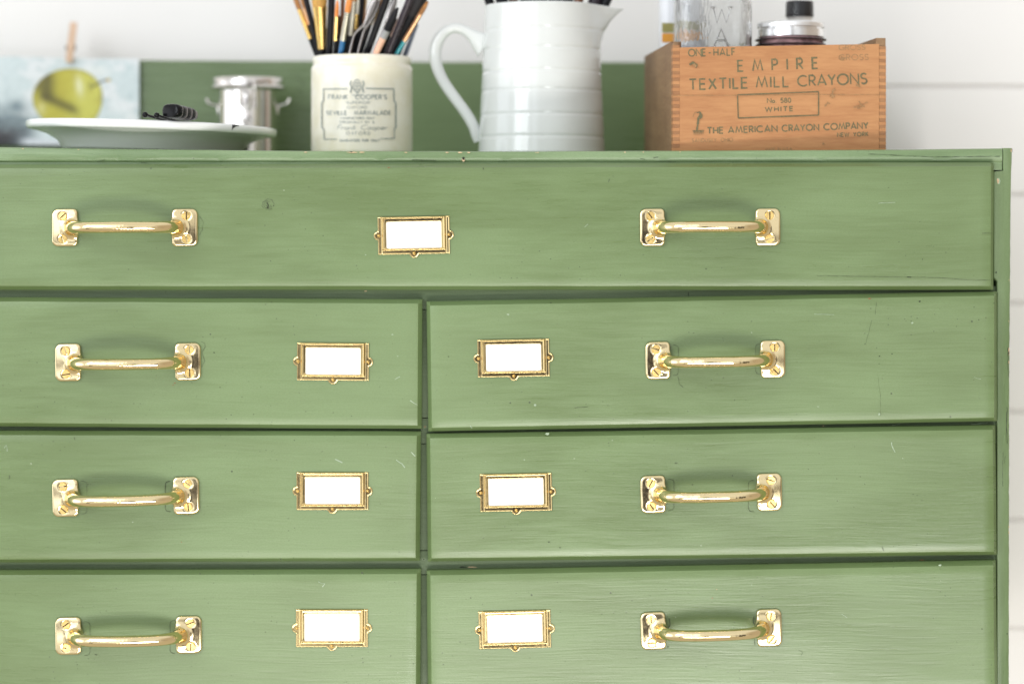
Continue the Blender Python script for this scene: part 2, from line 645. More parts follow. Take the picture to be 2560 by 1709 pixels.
# side panels
def side_panel(flip=False):
    mb = MB()
    ys = [370.5, 427, 500, 700, 830, 1000, 1300, 1700, 1830]
    xo = [2531, 2529, 2527.5, 2526, 2525, 2524, 2523.5, 2523, 2523]
    mir = (lambda v: Vector((2 * W(1062, 0, YF).x - v.x, v.y, v.z))) if flip else (lambda v: v)
    yy = np.concatenate([np.linspace(370.5, 427, 8), np.linspace(429, 1830, 160)])
    rows = []
    for y in yy:
        x1 = float(np.interp(y, ys, xo)) + wob(y / 500, .9, 3) * (1 if y > 440 else .4)
        x0 = 2507.2 if y <= 427 else (2484.0 if y < 694 else 2492.4)
        a, c = W(x0, y, YF), W(x1, y, YF)
        z = a.z
        r = .0011
        rows.append([(a.x, YB, z), (a.x, YF + .0003, z), (a.x + .0006, YF - .0003, z), (c.x - r * 1.6, YF - .0003, z), (c.x - r * .4, YF + r * .3, z), (c.x, YF + r * 1.3, z), (c.x - .0004, YB, z)])
    n = len(rows[0])
    vs = [mir(Vector(p)) for r in rows for p in r]
    fs = []
    for i in range(len(rows) - 1):
        for j in range(n):
            j2 = (j + 1) % n
            fs.append((i * n + j, i * n + j2, (i + 1) * n + j2, (i + 1) * n + j))
    fs += [tuple(range(n)), tuple((len(rows) - 1) * n + j for j in range(n))]
    mb.add(vs, fs, 0)
    if not flip:
        Y = YF - .0005
        patch(mb, 2496.5, 452, 10, 19, Y, 3, 1)
        patch(mb, 2495, 453, 6, 16, Y - .0001, 1, 2)
        patch(mb, 2528, 376, 4, 10, Y, 1, 3)
        for y, w_, h in ((803, 2.4, 6), (876, 5, 22), (882, 3.6, 16), (905, 3, 10), (700, 2, 5), (1330, 2.5, 10), (1316, 2, 6)):
            patch(mb, 2522.3, y, w_ * .9, h, Y, 1, y)
        patch(mb, 2520, 873, 3, 14, Y - .0001, 2, 8)
        line_px(mb, [(2520, 880), (2520, 915), (2521, 940)], 1.2, Y, 2, .6)
        line_px(mb, [(2518, 1018), (2516, 1060), (2518, 1110)], 1.6, Y, 2, .6, 1.0)
        line_px(mb, [(2508, 1130), (2506, 1175), (2507, 1215)], 1.0, Y, 2, .6)
        line_px(mb, [(2513, 1140), (2511, 1158)], 1.0, Y, 2, .6)
        patch(mb, 2490, 681, 5, 6, Y, 2, 5)
        patch(mb, 2518, 1583, 4, 4, Y, 2, 6)
        line_px(mb, [(2530, 372), (2531, 380)], 1.5, Y, 2, .4)
    return mb.build('side_panel', [GREEN_V, RAW, CRACK, PALE], cab)


side_panel()
side_panel(True)

# back and bottom panels close the carcass
xl, xr = W(XL + 10, 0, YF).x, W(2515, 0, YF).x
mb = MB().box(xl + .012, xr - .014, YB - .008, YB - .0005, ZBOT + .004, TOPZ - .019)
mb.build('back_panel', GREEN_BACK, cab)
mb = MB().box(xl + .012, xr - .014, YF + .004, YB - .01, ZBOT + .004, ZBOT + .018)
mb.build('bottom_panel', GREEN_RAIL, cab)

# face frame: rails and centre stile pieces, butted with open joints
mb = MB()
J = .5


def fr(x0, x1, y0, y1, Y=YF + .0040):
    a, c = W(x0, y1, Y), W(x1, y0, Y)
    mb.box(a.x, c.x, Y, Y + .02, a.z, c.z, bev=.0003)


rails = [(-374, 2489.5, 715, 772.6), (-374, 2489.5, 1045.4, 1108), (-374, 2489.5, 1376, 1434.6), (-374, 2489.5, 1735, 1820)]
for r in rails:
    fr(*r)
for y0, y1 in ((774.4, 1043.6), (1109.5, 1374.4), (1436.4, 1733.6)):
    fr(1036, 1090, y0, y1)
frame_mb = mb
Yq = YF + .0038
for (x, y) in ((1062.5, 1066), (1060, 1397)):
    patch(frame_mb, x, y, 10, 9, Yq, 1, 1)
    patch(frame_mb, x, y, 5, 5, Yq - .0001, 2 if y < 1100 else 3, 2)
patch(frame_mb, 1158, 1416.5, 26, 4, Yq, 3, 4)
patch(frame_mb, 1180, 1416.5, 30, 4, Yq, 4, 5)
patch(frame_mb, 2305, 1399, 20, 4, Yq, 2, 6)
patch(frame_mb, 2058, 1064, 7, 3, Yq, 4, 6)
patch(frame_mb, 914, 727.5, 8, 3, Yq, 4, 6)
line_px(frame_mb, [(1722, 730), (1721, 742)], 1.8, Yq, 3)
line_px(frame_mb, [(2428, 1060), (2470, 1056)], 1.5, Yq, 5)
line_px(frame_mb, [(2230, 1063), (2250, 1060)], 1.5, Yq, 5)
frame_mb.build('face_frame', [GREEN_RAIL, GREEN_V, RUST, CRACK, RAW, PALE], cab, angle=30)

# backboard behind the things on top
bx0, bx1 = W(-380, 0, .36).x, W(2120, 0, .36).x
mb = MB()
N = 40
rows = []
for i in range(N):
    t = i / (N - 1)
    X = lerp(bx0, bx1, t)
    px = CX + X / (2.36 / F)
    zt = W(0, float(np.interp(px, [-400, 350, 1100, 2100], [148, 150.5, 155.5, 156])), .36).z + wob(X, .0003, 8)
    rows.append([(X, .368, TOPZ), (X, .360, TOPZ), (X, .360, zt - .0008), (X, .3612, zt), (X, .367, zt), (X, .368, zt - .0008)])
n = 6
vs = [p for r in rows for p in r]
fs = []
for i in range(N - 1):
    for j in range(n):
        j2 = (j + 1) % n
        fs.append((i * n + j, i * n + j2, (i + 1) * n + j2, (i + 1) * n + j))
fs += [tuple(range(n)), tuple((N - 1) * n + j for j in range(n))]
mb.add(vs, fs)
line_px(mb, [(738, 195), (752, 203), (760, 215)], 3, .3598, 1, .6, 2)
line_px(mb, [(745, 222), (758, 235)], 3, .3598, 1, .6, 2)
mb.build('backboard', [GREEN_BACK, INK_MARK], cab)

# drawers -------------------------------------------------------------
PROF = [(0, .0060), (.0004, .0052), (.0029, .0009), (.0033, .0002), (.0038, 0)]


def prof_y(d):
    return float(np.interp(d, [q[0] for q in PROF], [q[1] for q in PROF]))


def drawer(label, tl, tr, br, bl, marks=None, bev=1.0, seed=0):
    c = [W(*q, 0) for q in (tl, tr, br, bl)]
    wdt = (c[1] - c[0]).length
    hgt = (c[0] - c[3]).length
    ins = [q[0] * bev for q in PROF]
    nx = max(20, int(wdt / .009))
    nz = 16
    us = [i / wdt for i in ins] + list(np.linspace(ins[-1] / wdt, 1 - ins[-1] / wdt, nx)[1:-1]) + [1 - i / wdt for i in ins[::-1]]
    vs_ = [i / hgt for i in ins] + list(np.linspace(ins[-1] / hgt, 1 - ins[-1] / hgt, nz)[1:-1]) + [1 - i / hgt for i in ins[::-1]]
    vs, fs = [], []
    for v in vs_:
        for u in us:
            p = c[0].lerp(c[1], u).lerp(c[3].lerp(c[2], u), v)
            d = min(u * wdt, (1 - u) * wdt, v * hgt, (1 - v) * hgt) / bev
            y = prof_y(d)
            ez = wob(p.x + seed, .00022, seed + (3 if v > .5 else 1)) * (1 if abs(v - .5) > .3 else .2)
            ex = wob(p.z + seed, .00018, seed + 7) * (1 if (u * wdt < .01 or (1 - u) * wdt < .01) else 0)
            if d > .002:
                y += noise.noise(Vector((p.x * 9 + seed * 5, p.z * 22, 1))) * .00028 + noise.noise(Vector((p.x * 40, p.z * 130 + seed, 4))) * .00004
            vs.append((p.x + ex, y, p.z + ez))
    w_, h_ = len(us), len(vs_)
    for j in range(h_ - 1):
        for i in range(w_ - 1):
            fs.append((j * w_ + i, j * w_ + i + 1, (j + 1) * w_ + i + 1, (j + 1) * w_ + i))
    ring = [i for i in range(w_)] + [j * w_ + w_ - 1 for j in range(1, h_)] + [(h_ - 1) * w_ + i for i in range(w_ - 2, -1, -1)] + [j * w_ for j in range(h_ - 2, 0, -1)]
    k = len(vs)
    for i in ring:
        vs.append((vs[i][0], .0162, vs[i][2]))
    m_ = len(ring)
    for i in range(m_):
        i2 = (i + 1) % m_
        fs.append((ring[i], ring[i2], k + i2, k + i))
    fs.append(tuple(range(k, k + m_)))
    mb = MB().add(vs, fs)
    if marks:
        marks(mb)
    o = mb.build('drawer', [GREEN, CRACK, INK_MARK, RAW, PALE, RUST], cab, origin=W((tl[0] + br[0]) / 2, (tl[1] + br[1]) / 2, 0), angle=25)
    if label:
        o['label'] = label
    return o


YM = -.00045


def outline(mb, x, y, w, h, side, part=1.0):
    """ghost outline of an older pull's foot beside the brass plate"""
    r = 8
    if side > 0:
        pts = [(x - w * .6, y - h / 2), (x + w - r, y - h / 2), (x + w - 2, y - h / 2 + 3), (x + w, y - h / 2 + r), (x + w, y + h / 2 - r), (x + w - 3, y + h / 2 - 2), (x + w - r, y + h / 2), (x - w * .6, y + h / 2)]
    else:
        pts = [(x + w * .6, y - h / 2), (x - w + r, y - h / 2), (x - w + 2, y - h / 2 + 3), (x - w, y - h / 2 + r), (x - w, y + h / 2 - r), (x - w + 3, y + h / 2 - 2), (x - w + r, y + h / 2), (x + w * .6, y + h / 2)]
    line_px(mb, pts, 1.3 * part, YM, 2, .5, .3, 5)


def specks(mb, box, n, seed, mi=1, s=(1.2, 3.0)):
    r = random.Random(seed)
    for i in range(n):
        patch(mb, r.uniform(box[0], box[2]), r.uniform(box[1], box[3]), r.uniform(*s), r.uniform(*s) * .8, YM, mi, i, 7)


def marks1(mb):
    line_px(mb, [(2042, 689), (2150, 691), (2268, 692.5), (2345, 694), (2400, 698), (2440, 701), (2482, 700)], .9, YM, 2, .6, .4)
    line_px(mb, [(2268, 692.5), (2278, 693)], 2.0, YM - .0001, 1)
    # knot
    for k in range(3):
        rr = 6 + 4.5 * k
        pts = [(670.5 + math.cos(a) * rr * random.uniform(.85, 1.1), 512 + math.sin(a) * rr * .9 * random.uniform(.85, 1.1)) for a in np.linspace(.4 * k, 4.2 + 1.0 * k, 14)]
        line_px(mb, pts, 1.0, YM, 2, .6, .2, 30)
    line_px(mb, [(667, 506), (671, 514), (667, 521), (673, 518)], 2.4, YM, 1)
    patch(mb, 684, 514, 3, 3, YM, 1, 4)
    line_px(mb, [(1524, 447), (1521, 456)], 2.0, YM, 2)
    line_px(mb, [(1208, 419), (1208.5, 424)], 1.6, YM, 1)
    patch(mb, 972, 419, 7, 3, YM, 5, 2)
    patch(mb, 914, 637, 5, 2.5, YM, 4, 2)
    patch(mb, 1449, 667, 3, 4, YM, 2, 3)
    line_px(mb, [(500, 540), (508, 556), (506, 575), (499, 588)], 1.3, YM, 2, .6, 1.5)
    line_px(mb, [(2196, 508), (2238, 506)], 1.5, YM, 4)
    line_px(mb, [(2455, 583), (2482, 583)], 1.2, YM, 2)
    patch(mb, 2306, 648, 4, 4, YM, 2, 3)
    patch(mb, 2221, 469, 4, 3, YM, 2, 3)
    line_px(mb, [(1460, 568), (1470, 560)], 1.6, YM, 4, .5, 1)
    patch(mb, 1765, 672, 5, 4, YM, 2, 8)
    specks(mb, (60, 420, 240, 440), 5, 3)
    specks(mb, (1300, 440, 2400, 640), 26, 4, 2)
    specks(mb, (640, 420, 1270, 640), 20, 5, 2)


def marks2l(mb):
    line_px(mb, [(502, 852), (513, 858), (512, 866), (506, 880), (512, 900), (504, 918)], 1.2, YM, 2, .7, 1.4)
    line_px(mb, [(1026, 1001), (1034, 1006), (1044, 1012)], 3.2, YM, 4, .6, 1)
    line_px(mb, [(987, 948), (1000, 941)], 2.2, YM, 4, .6, .6)
    patch(mb, 994, 890, 4, 3, YM, 4, 2)
    patch(mb, 981, 836, 6, 4, YM, 4, 3)
    patch(mb, 437, 957, 7, 3, YM, 5, 3)
    patch(mb, 433, 962, 4, 3, YM, 5, 4)
    patch(mb, 535, 881, 5, 3, YM, 1, 4)
    specks(mb, (20, 800, 1000, 1040), 22, 6, 2)
    specks(mb, (380, 940, 460, 965), 7, 7, 5, (1, 2.4))


def marks2r(mb):
    outline(mb, 1688, 900, 8, 76, 1)
    outline(mb, 1897, 897, 8, 76, -1)
    line_px(mb, [(1694, 940), (1697, 958), (1708, 968)], 1.2, YM, 2, .7, 1.5)
    line_px(mb, [(2191, 755), (2188, 786)], 1.0, YM, 2, .6, .4)
    line_px(mb, [(2180, 800), (2168, 845), (2164, 860)], .8, YM, 2, .6, .5)
    line_px(mb, [(2194, 935), (2201, 990), (2202, 1038)], .8, YM, 2, .6, .5)
    for x, y, s in ((2299, 753, 6), (2199, 890, 5), (2230, 884, 3.4), (2198, 909, 2.4), (2485, 758, 3), (2447, 799, 3)):
        patch(mb, x, y, s * 1.3, s * .7, YM, 1, x)
    patch(mb, 2174, 746, 9, 4, YM, 5, 2)
    patch(mb, 2281, 807, 7, 5, YM, 4, 2)
    patch(mb, 2198, 1035, 6, 8, YM, 4, 3)
    patch(mb, 2045, 1016, 7, 3, YM, 4, 4)
    patch(mb, 1270, 786, 8, 5, YM, 4, 4)
    patch(mb, 1121, 891, 5, 2, YM, 1, 4)
    patch(mb, 1338, 1012, 7, 9, YM, 4, 5)
    line_px(mb, [(2036, 785), (2085, 786)], 1.2, YM, 4)
    line_px(mb, [(2435, 943), (2452, 947)], 1.6, YM, 4)
    line_px(mb, [(1436, 1019), (1470, 1016)], 1.2, YM, 2)
    line_px(mb, [(1175, 1063), (1180, 1070)], 3, YM, 4)
    specks(mb, (1090, 770, 1500, 1040), 16, 8, 2)
    specks(mb, (2000, 780, 2470, 1030), 10, 9, 2)


def marks3l(mb):
    outline(mb, 208, 1243, 9, 82, 1, .8)
    outline(mb, 421, 1240, 8, 76, -1, 1.5)
    for x, y in ((462, 1286), (470, 1287), (480, 1285), (476, 1290)):
        patch(mb, x, y, 3, 2.6, YM, 5, x)
    patch(mb, 454, 1354, 3, 3, YM, 5, 1)
    line_px(mb, [(23, 1187), (24, 1193), (22, 1197)], 2.2, YM, 2)
    line_px(mb, [(186, 1092), (187, 1099)], 2.4, YM, 2)
    line_px(mb, [(990, 1150), (1004, 1158), (1012, 1168)], 3, YM, 4, .7, 1.5)
    line_px(mb, [(1028, 1128), (1038, 1140)], 2.4, YM, 4, .7, 1)
    line_px(mb, [(838, 1146), (856, 1156)], 3, YM, 4, .7, 1.6)
    line_px(mb, [(10, 1120), (16, 1112), (18, 1128)], 1.8, YM, 4, .7, 1)
    line_px(mb, [(700, 1396), (705, 1400)], 2.4, YM, 2)
    specks(mb, (20, 1100, 1000, 1380), 22, 11, 2)


def marks3r(mb):
    outline(mb, 1676, 1236, 9, 78, 1)
    outline(mb, 1880, 1239, 9, 78, -1, 1.2)
    for x, y, s in ((1690, 1157, 6), (1372, 1354, 5), (1400, 1368, 4), (2283, 1235, 4), (2293, 1237, 3), (2305, 1250, 3), (2280, 1251, 3), (2470, 1191, 3), (1831, 1188, 4), (1731, 1211, 4)):
        patch(mb, x, y, s * 1.3, s * .8, YM, 2, x)
    line_px(mb, [(2228, 1105), (2232, 1120), (2238, 1130)], 3, YM, 4, .7, 2)
    patch(mb, 1368, 1084, 12, 8, YM + .0002, 4, 3)
    line_px(mb, [(2205, 1365), (2209, 1376)], 2, YM, 2)
    specks(mb, (1100, 1110, 2400, 1360), 26, 13, 2)


def marks4l(mb):
    outline(mb, 216, 1595, 9, 84, 1, .9)
    outline(mb, 433, 1591, 8, 82, -1, 1.1)
    line_px(mb, [(237, 1635), (243, 1636)], 2.2, YM, 2)
    for x, y, s in ((124, 1641, 4), (193, 1660, 4), (194, 1670, 3), (500, 1433, 5), (905, 1431, 8)):
        patch(mb, x, y, s, s * .8, YM, 2, x)
    line_px(mb, [(795, 1454), (812, 1459), (806, 1466)], 2.4, YM, 4, .6, 1)
    specks(mb, (20, 1450, 1000, 1705), 18, 15, 2)


def marks4r(mb):
    line_px(mb, [(1672, 1544), (1675, 1560), (1671, 1568)], 3.0, YM, 2, .6, 1.2)
    line_px(mb, [(1668, 1616), (1673, 1616)], 2.0, YM, 2)
    line_px(mb, [(1886, 1540), (1883, 1555), (1887, 1562)], 3.0, YM, 2, .6, 1)
    line_px(mb, [(1886, 1590), (1887, 1612)], 2.4, YM, 2, .6, 1)
    patch(mb, 1781, 1493.5, 4, 3, YM, 5, 1)
    patch(mb, 1792, 1472.5, 3, 2.5, YM, 3, 1)
    line_px(mb, [(2104, 1533), (2118, 1543)], 2.0, YM, 4, .4, .4)
    line_px(mb, [(1996, 1622), (2006, 1630), (2003, 1637)], 1.6, YM, 2, .6, .6)
    patch(mb, 2455, 1571, 5, 4, YM, 2, 1)
    patch(mb, 2350, 1412, 9, 6, YM + .0003, 4, 1)
    specks(mb, (1100, 1450, 1700, 1700), 20, 17, 2)


D1 = drawer('full-width top drawer with two brass pulls and one card holder', (-368, 412), (2487.5, 405.8), (2487, 724.6), (-368, 725), marks1, 1.0, 1)
D2L = drawer('left drawer of the second row', (-368, 742), (1055, 748.5), (1053.7, 1073), (-368, 1065), marks2l, 1.0, 2)
D2R = drawer('right drawer of the second row, tilted up to the right', (1065.5, 754), (2495.5, 729), (2496, 1053.5), (1070.3, 1079), marks2r, 1.0, 3)
D3L = drawer('left drawer of the third row', (-368, 1077), (1052, 1079), (1049, 1403.5), (-368, 1409), marks3l, 1.0, 4)
D3R = drawer('right drawer of the third row', (1065.5, 1085), (2492, 1063.5), (2495.5, 1388), (1069, 1405), marks3r, 1.0, 5)
D4L = drawer('left drawer of the bottom row in view', (-368, 1428), (1052, 1424), (1050, 1741), (-368, 1745), marks4l, 1.0, 6)
D4R = drawer('right drawer of the bottom row in view', (1066, 1427.5), (2493, 1401.8), (2497, 1728), (1069, 1746), marks4r, 1.0, 7)


# ------------------------------------------------------------------ brass pulls
def smin(a, b, k):
    h = np.clip(.5 + .5 * (b - a) / k, 0, 1)
    return b * (1 - h) + a * h - k * h * (1 - h)


def smax(a, b, k):
    return -smin(-a, -b, k)


def sd_rr(x, z, hx, hz, r):
    qx, qz = np.abs(x) - hx + r, np.abs(z) - hz + r
    return np.hypot(np.maximum(qx, 0), np.maximum(qz, 0)) + np.minimum(np.maximum(qx, qz), 0) - r


HP = [(43.6, -3, 6.0), (43.2, 3, 5.6), (42.2, 9.5, 5.2), (40.2, 16, 5.0), (36.6, 21.6, 4.75), (31.6, 26, 4.5), (25, 29.0, 4.45), (14, 31, 4.45), (0, 31.6, 4.5)]


def resample(P, k=4):
    P = [P[0]] + P + [P[-1]]
    out_ = []
    for i in range(1, len(P) - 2):
        for j in range(k):
            t = j / k
            out_.append(tuple(.5 * ((2 * b_) + (c_ - a_) * t + (2 * a_ - 5 * b_ + 4 * c_ - d_) * t * t + (-a_ + 3 * b_ - 3 * c_ + d_) * t ** 3) for a_, b_, c_, d_ in zip(P[i - 1], P[i], P[i + 1], P[i + 2])))
    return out_ + [P[-2]]


HP = resample(HP[:-1] + [(4, 31.6, 4.5), (-6, 31.6, 4.5)])


def handle_sdf(x, y, z):
    a = -y
    ax_ = np.abs(x)
    px = ax_ - 49.9
    r = np.where(px > 0, 5.2, 3.6)
    s2 = sd_rr(px, z + .25 * np.sin(x * .05), 10.7, 15.6, r)
    top_ = 2.5 + .5 * (1 - (z / 15.6) ** 2) - .035 * np.maximum(px, -10) * np.where(px > 0, 1, .4)
    pl = smax(s2, a - top_, 1.5)
    # small seats around the screws
    for zz in (-9.7, 9.7):
        q = np.hypot(px - 1.5, z - zz)
        pl = smax(pl, -smax(q - 3.75, 2.35 - a, .5), .5)
    t = None
    for (x0, a0, r0), (x1, a1, r1) in zip(HP[:-1], HP[1:]):
        dx_, da = x1 - x0, a1 - a0
        u = np.clip(((ax_ - x0) * dx_ + (a - a0) * da) / (dx_ * dx_ + da * da), 0, 1)
        d = np.sqrt((ax_ - x0 - u * dx_) ** 2 + (a - a0 - u * da) ** 2 + z ** 2) - (r0 + u * (r1 - r0))
        t = d if t is None else smin(t, d, .8)
    d = smin(pl, t, 5.0)
    return smax(d, -a, .3)


Vh, Fh = surface_nets(handle_sdf, (-63, -38, -18), (63, 1.5, 18), .8)
hm = bpy.data.meshes.new('pull_handle')
hm.from_pydata((Vh / 1000).tolist(), [], Fh)
hm.materials.append(BRASS)
hm.polygons.foreach_set('use_smooth', [True] * len(hm.polygons))
hm.validate()
hm.update()

# slotted screw
mb = MB()
R_, n = 3.45, 28
for sgn in (1, -1):
    pts = []
    for i in range(n + 1):
        a = math.pi * i / n
        x, z = R_ * math.cos(a), max(R_ * math.sin(a), .46)
        if x * x + z * z > R_ * R_:
            x = math.copysign(math.sqrt(R_ * R_ - z * z), x)
        pts.append((x, z * sgn))
    vs, fs = [], []
    k = len(pts)
    for (x, z), (sc_, a) in [(q, w_) for w_ in ((1, 0), (1, .55), (.94, .8)) for q in pts]:
        vs.append((x * sc_ / 1000, -a / 1000, (z * sc_ if abs(z) > .5 else z) / 1000))
    for L in (0, 1):
        for i in range(k):
            i2 = (i + 1) % k
            fs.append((L * k + i, L * k + i2, (L + 1) * k + i2, (L + 1) * k + i))
    fs.append(tuple(range(2 * k, 3 * k)))
    mb.add(vs, fs, 0)
ring = [(R_ * .98 / 1000 * math.cos(2 * math.pi * i / 32), -.0001, R_ * .98 / 1000 * math.sin(2 * math.pi * i / 32)) for i in range(32)]
mb.add(ring, [tuple(range(32))], 1)
SLOT = simple('screw_slot', (.06, .03, .012), .8, metal=.0, var=.2, nscale=900)
tmp = mb.build('screw', [BRASS_SCREW, SLOT], None, origin=(0, 0, 0), angle=35)
sm = tmp.data
bpy.data.objects.remove(tmp)


def put(name, me, parent, wloc, roty=0.0, sx=1.0, rx=0.0, rz=0.0):
    o = bpy.data.objects.new(name, me)
    COL.objects.link(o)
    o.parent = parent
    o.location = Vector(wloc) - world_loc(parent)
    o.rotation_euler = (rx, roty, rz)
    o.scale = (sx, 1, 1)
    return o


def pull(parent, xl_, xr_, yl, yr, angs):
    cx, cy = (xl_ + xr_) / 2, (yl + yr) / 2
    span = (xr_ - xl_) / 3.0
    sx_ = span / 121.2
    th = math.atan2(yr - yl, (xr_ - xl_) - 64)       # screen-down = rotation about +Y
    o = put('pull_handle', hm, parent, W(cx, cy, 0) + Vector((0, -.0002, 0)), th, sx_)
    o.rotation_euler.x = random.uniform(-.012, .012)
    i = 0
    for sx1 in (-1, 1):
        for sz in (1, -1):
            lx, lz = sx1 * (49.9 + 1.5) * sx_ / 1000, sz * 9.7 / 1000
            X = lx * math.cos(th) + lz * math.sin(th)
            Z = -lx * math.sin(th) + lz * math.cos(th)
            put('screw', sm, parent, W(cx, cy, 0) + Vector((X, -.0025, Z)), math.radians(angs[i]) + th, 1.0, random.uniform(-.05, .05), random.uniform(-.05, .05))
            i += 1


pull(D1, 130.6, 495, 569.5, 568.4, (-42, 70, 92, 80))
pull(D1, 1599.3, 1950.4, 568.9, 567.4, (55, -35, 90, -20))
pull(D2L, 138.5, 502.8, 905.8, 903, (72, -8, 90, 88))
pull(D2R, 1613, 1962.8, 901, 896.6, (15, 48, 90, 45))
pull(D3L, 131.5, 499, 1244, 1237, (-10, 40, 35, 86))
pull(D3R, 1600.8, 1954.6, 1235, 1228.4, (-60, 55, 20, 48))
pull(D4L, 138.9, 505.3, 1588.3, 1584.3, (-35, 10, -20, 92))
pull(D4R, 1601.3, 1954.2, 1575.5, 1567, (86, 0, -82, -48))


# ------------------------------------------------------------------ card holders
def holder_sdf(x, y, z):
    a = -y
    fl = sd_rr(x, z, 30, 15.7, .35)
    ears = np.minimum(np.hypot(x - 29.6, z), np.hypot(x + 29.6, z)) - 3.8
    ears = np.minimum(ears, np.hypot(x, z + 14.7) - 4.1)
    fl = smin(fl, ears, 1.0)
    cap_ = z - 15.7
    fl = np.maximum(fl, cap_)
    # flange with a thin lip
    H1 = .55 + .30 * np.exp(-((fl + .40) / .34) ** 2)
    flange = smax(smax(fl, a - H1, .25), -a, .1)
    # raised channel
    rr = sd_rr(x, z - 1.85, 26.4, 13.85, .6)
    H2 = 1.15 + .85 * np.exp(-((rr + .75) / .55) ** 2) - .03 * np.maximum(-rr - 1, 0)
    raised = smax(rr, a - H2, .35)
    d = smin(flange, raised, .35)
    # groove beside the channel
    d = smax(d, -(np.hypot(np.abs(np.abs(x) - 26.9), np.maximum(a - .75, .0) * .6 + np.minimum(a - .75, 0)) - .35), .25)
    win = sd_rr(x, z - .35, 22.9, 11.1, 1.3)
    return smax(d, -win, .35)


Vl, Fl = surface_nets(holder_sdf, (-35, -3, -21), (35, .6, 17), .30)
lm = bpy.data.meshes.new('card_holder')
lm.from_pydata((Vl / 1000).tolist(), [], Fl)
lm.materials.append(BRASS_FRAME)
lm.polygons.foreach_set('use_smooth', [True] * len(lm.polygons))
lm.validate()
lm.update()

mb = MB().box(-.0252, .0252, -.00045, -.0001, -.0125, .0135)
tmp = mb.build('label_card', CARD, None, origin=(0, 0, 0))
cm = tmp.data
bpy.data.objects.remove(tmp)
mb = MB().lathe([(.0013, 0), (.0013, .0003), (.0011, .0008), (.0006, .0012), (.0002, .0015)], 20, mat=Matrix.Rotation(math.radians(90), 4, 'X'))
tmp = mb.build('pin', BRASS_SCREW, None, origin=(0, 0, 0), angle=80)
pm = tmp.data
bpy.data.objects.remove(tmp)


def holder(parent, cx, cy, tilt):
    base = W(cx, cy, 0) + Vector((0, -.0003, 0))
    put('card_holder', lm, parent, base, tilt)
    put('label_card', cm, parent, base, tilt + random.uniform(-.006, .006))
    for lx, lz in ((-.0292, 0), (.0292, 0), (0, -.0150)):
        X = lx * math.cos(tilt) + lz * math.sin(tilt)
        Z = -lx * math.sin(tilt) + lz * math.cos(tilt)
        put('pin', pm, parent, base + Vector((X, -.0006, Z)), 0)


holder(D1, 1034.7, 588, -.018)
holder(D2L, 832.8, 903.5, .008)
holder(D2R, 1283.8, 894.5, -.018)
holder(D3L, 831.5, 1226.5, .0)
holder(D3R, 1289.8, 1229.5, -.020)
holder(D4L, 830, 1568.5, -.002)
holder(D4R, 1287, 1571.6, -.026)

# ------------------------------------------------------------------ stroke lettering


def arc(cx, cy, rx, ry, a0, a1, n=12):
    return [(cx + rx * math.cos(math.radians(lerp(a0, a1, i / n))), cy + ry * math.sin(math.radians(lerp(a0, a1, i / n)))) for i in range(n + 1)]


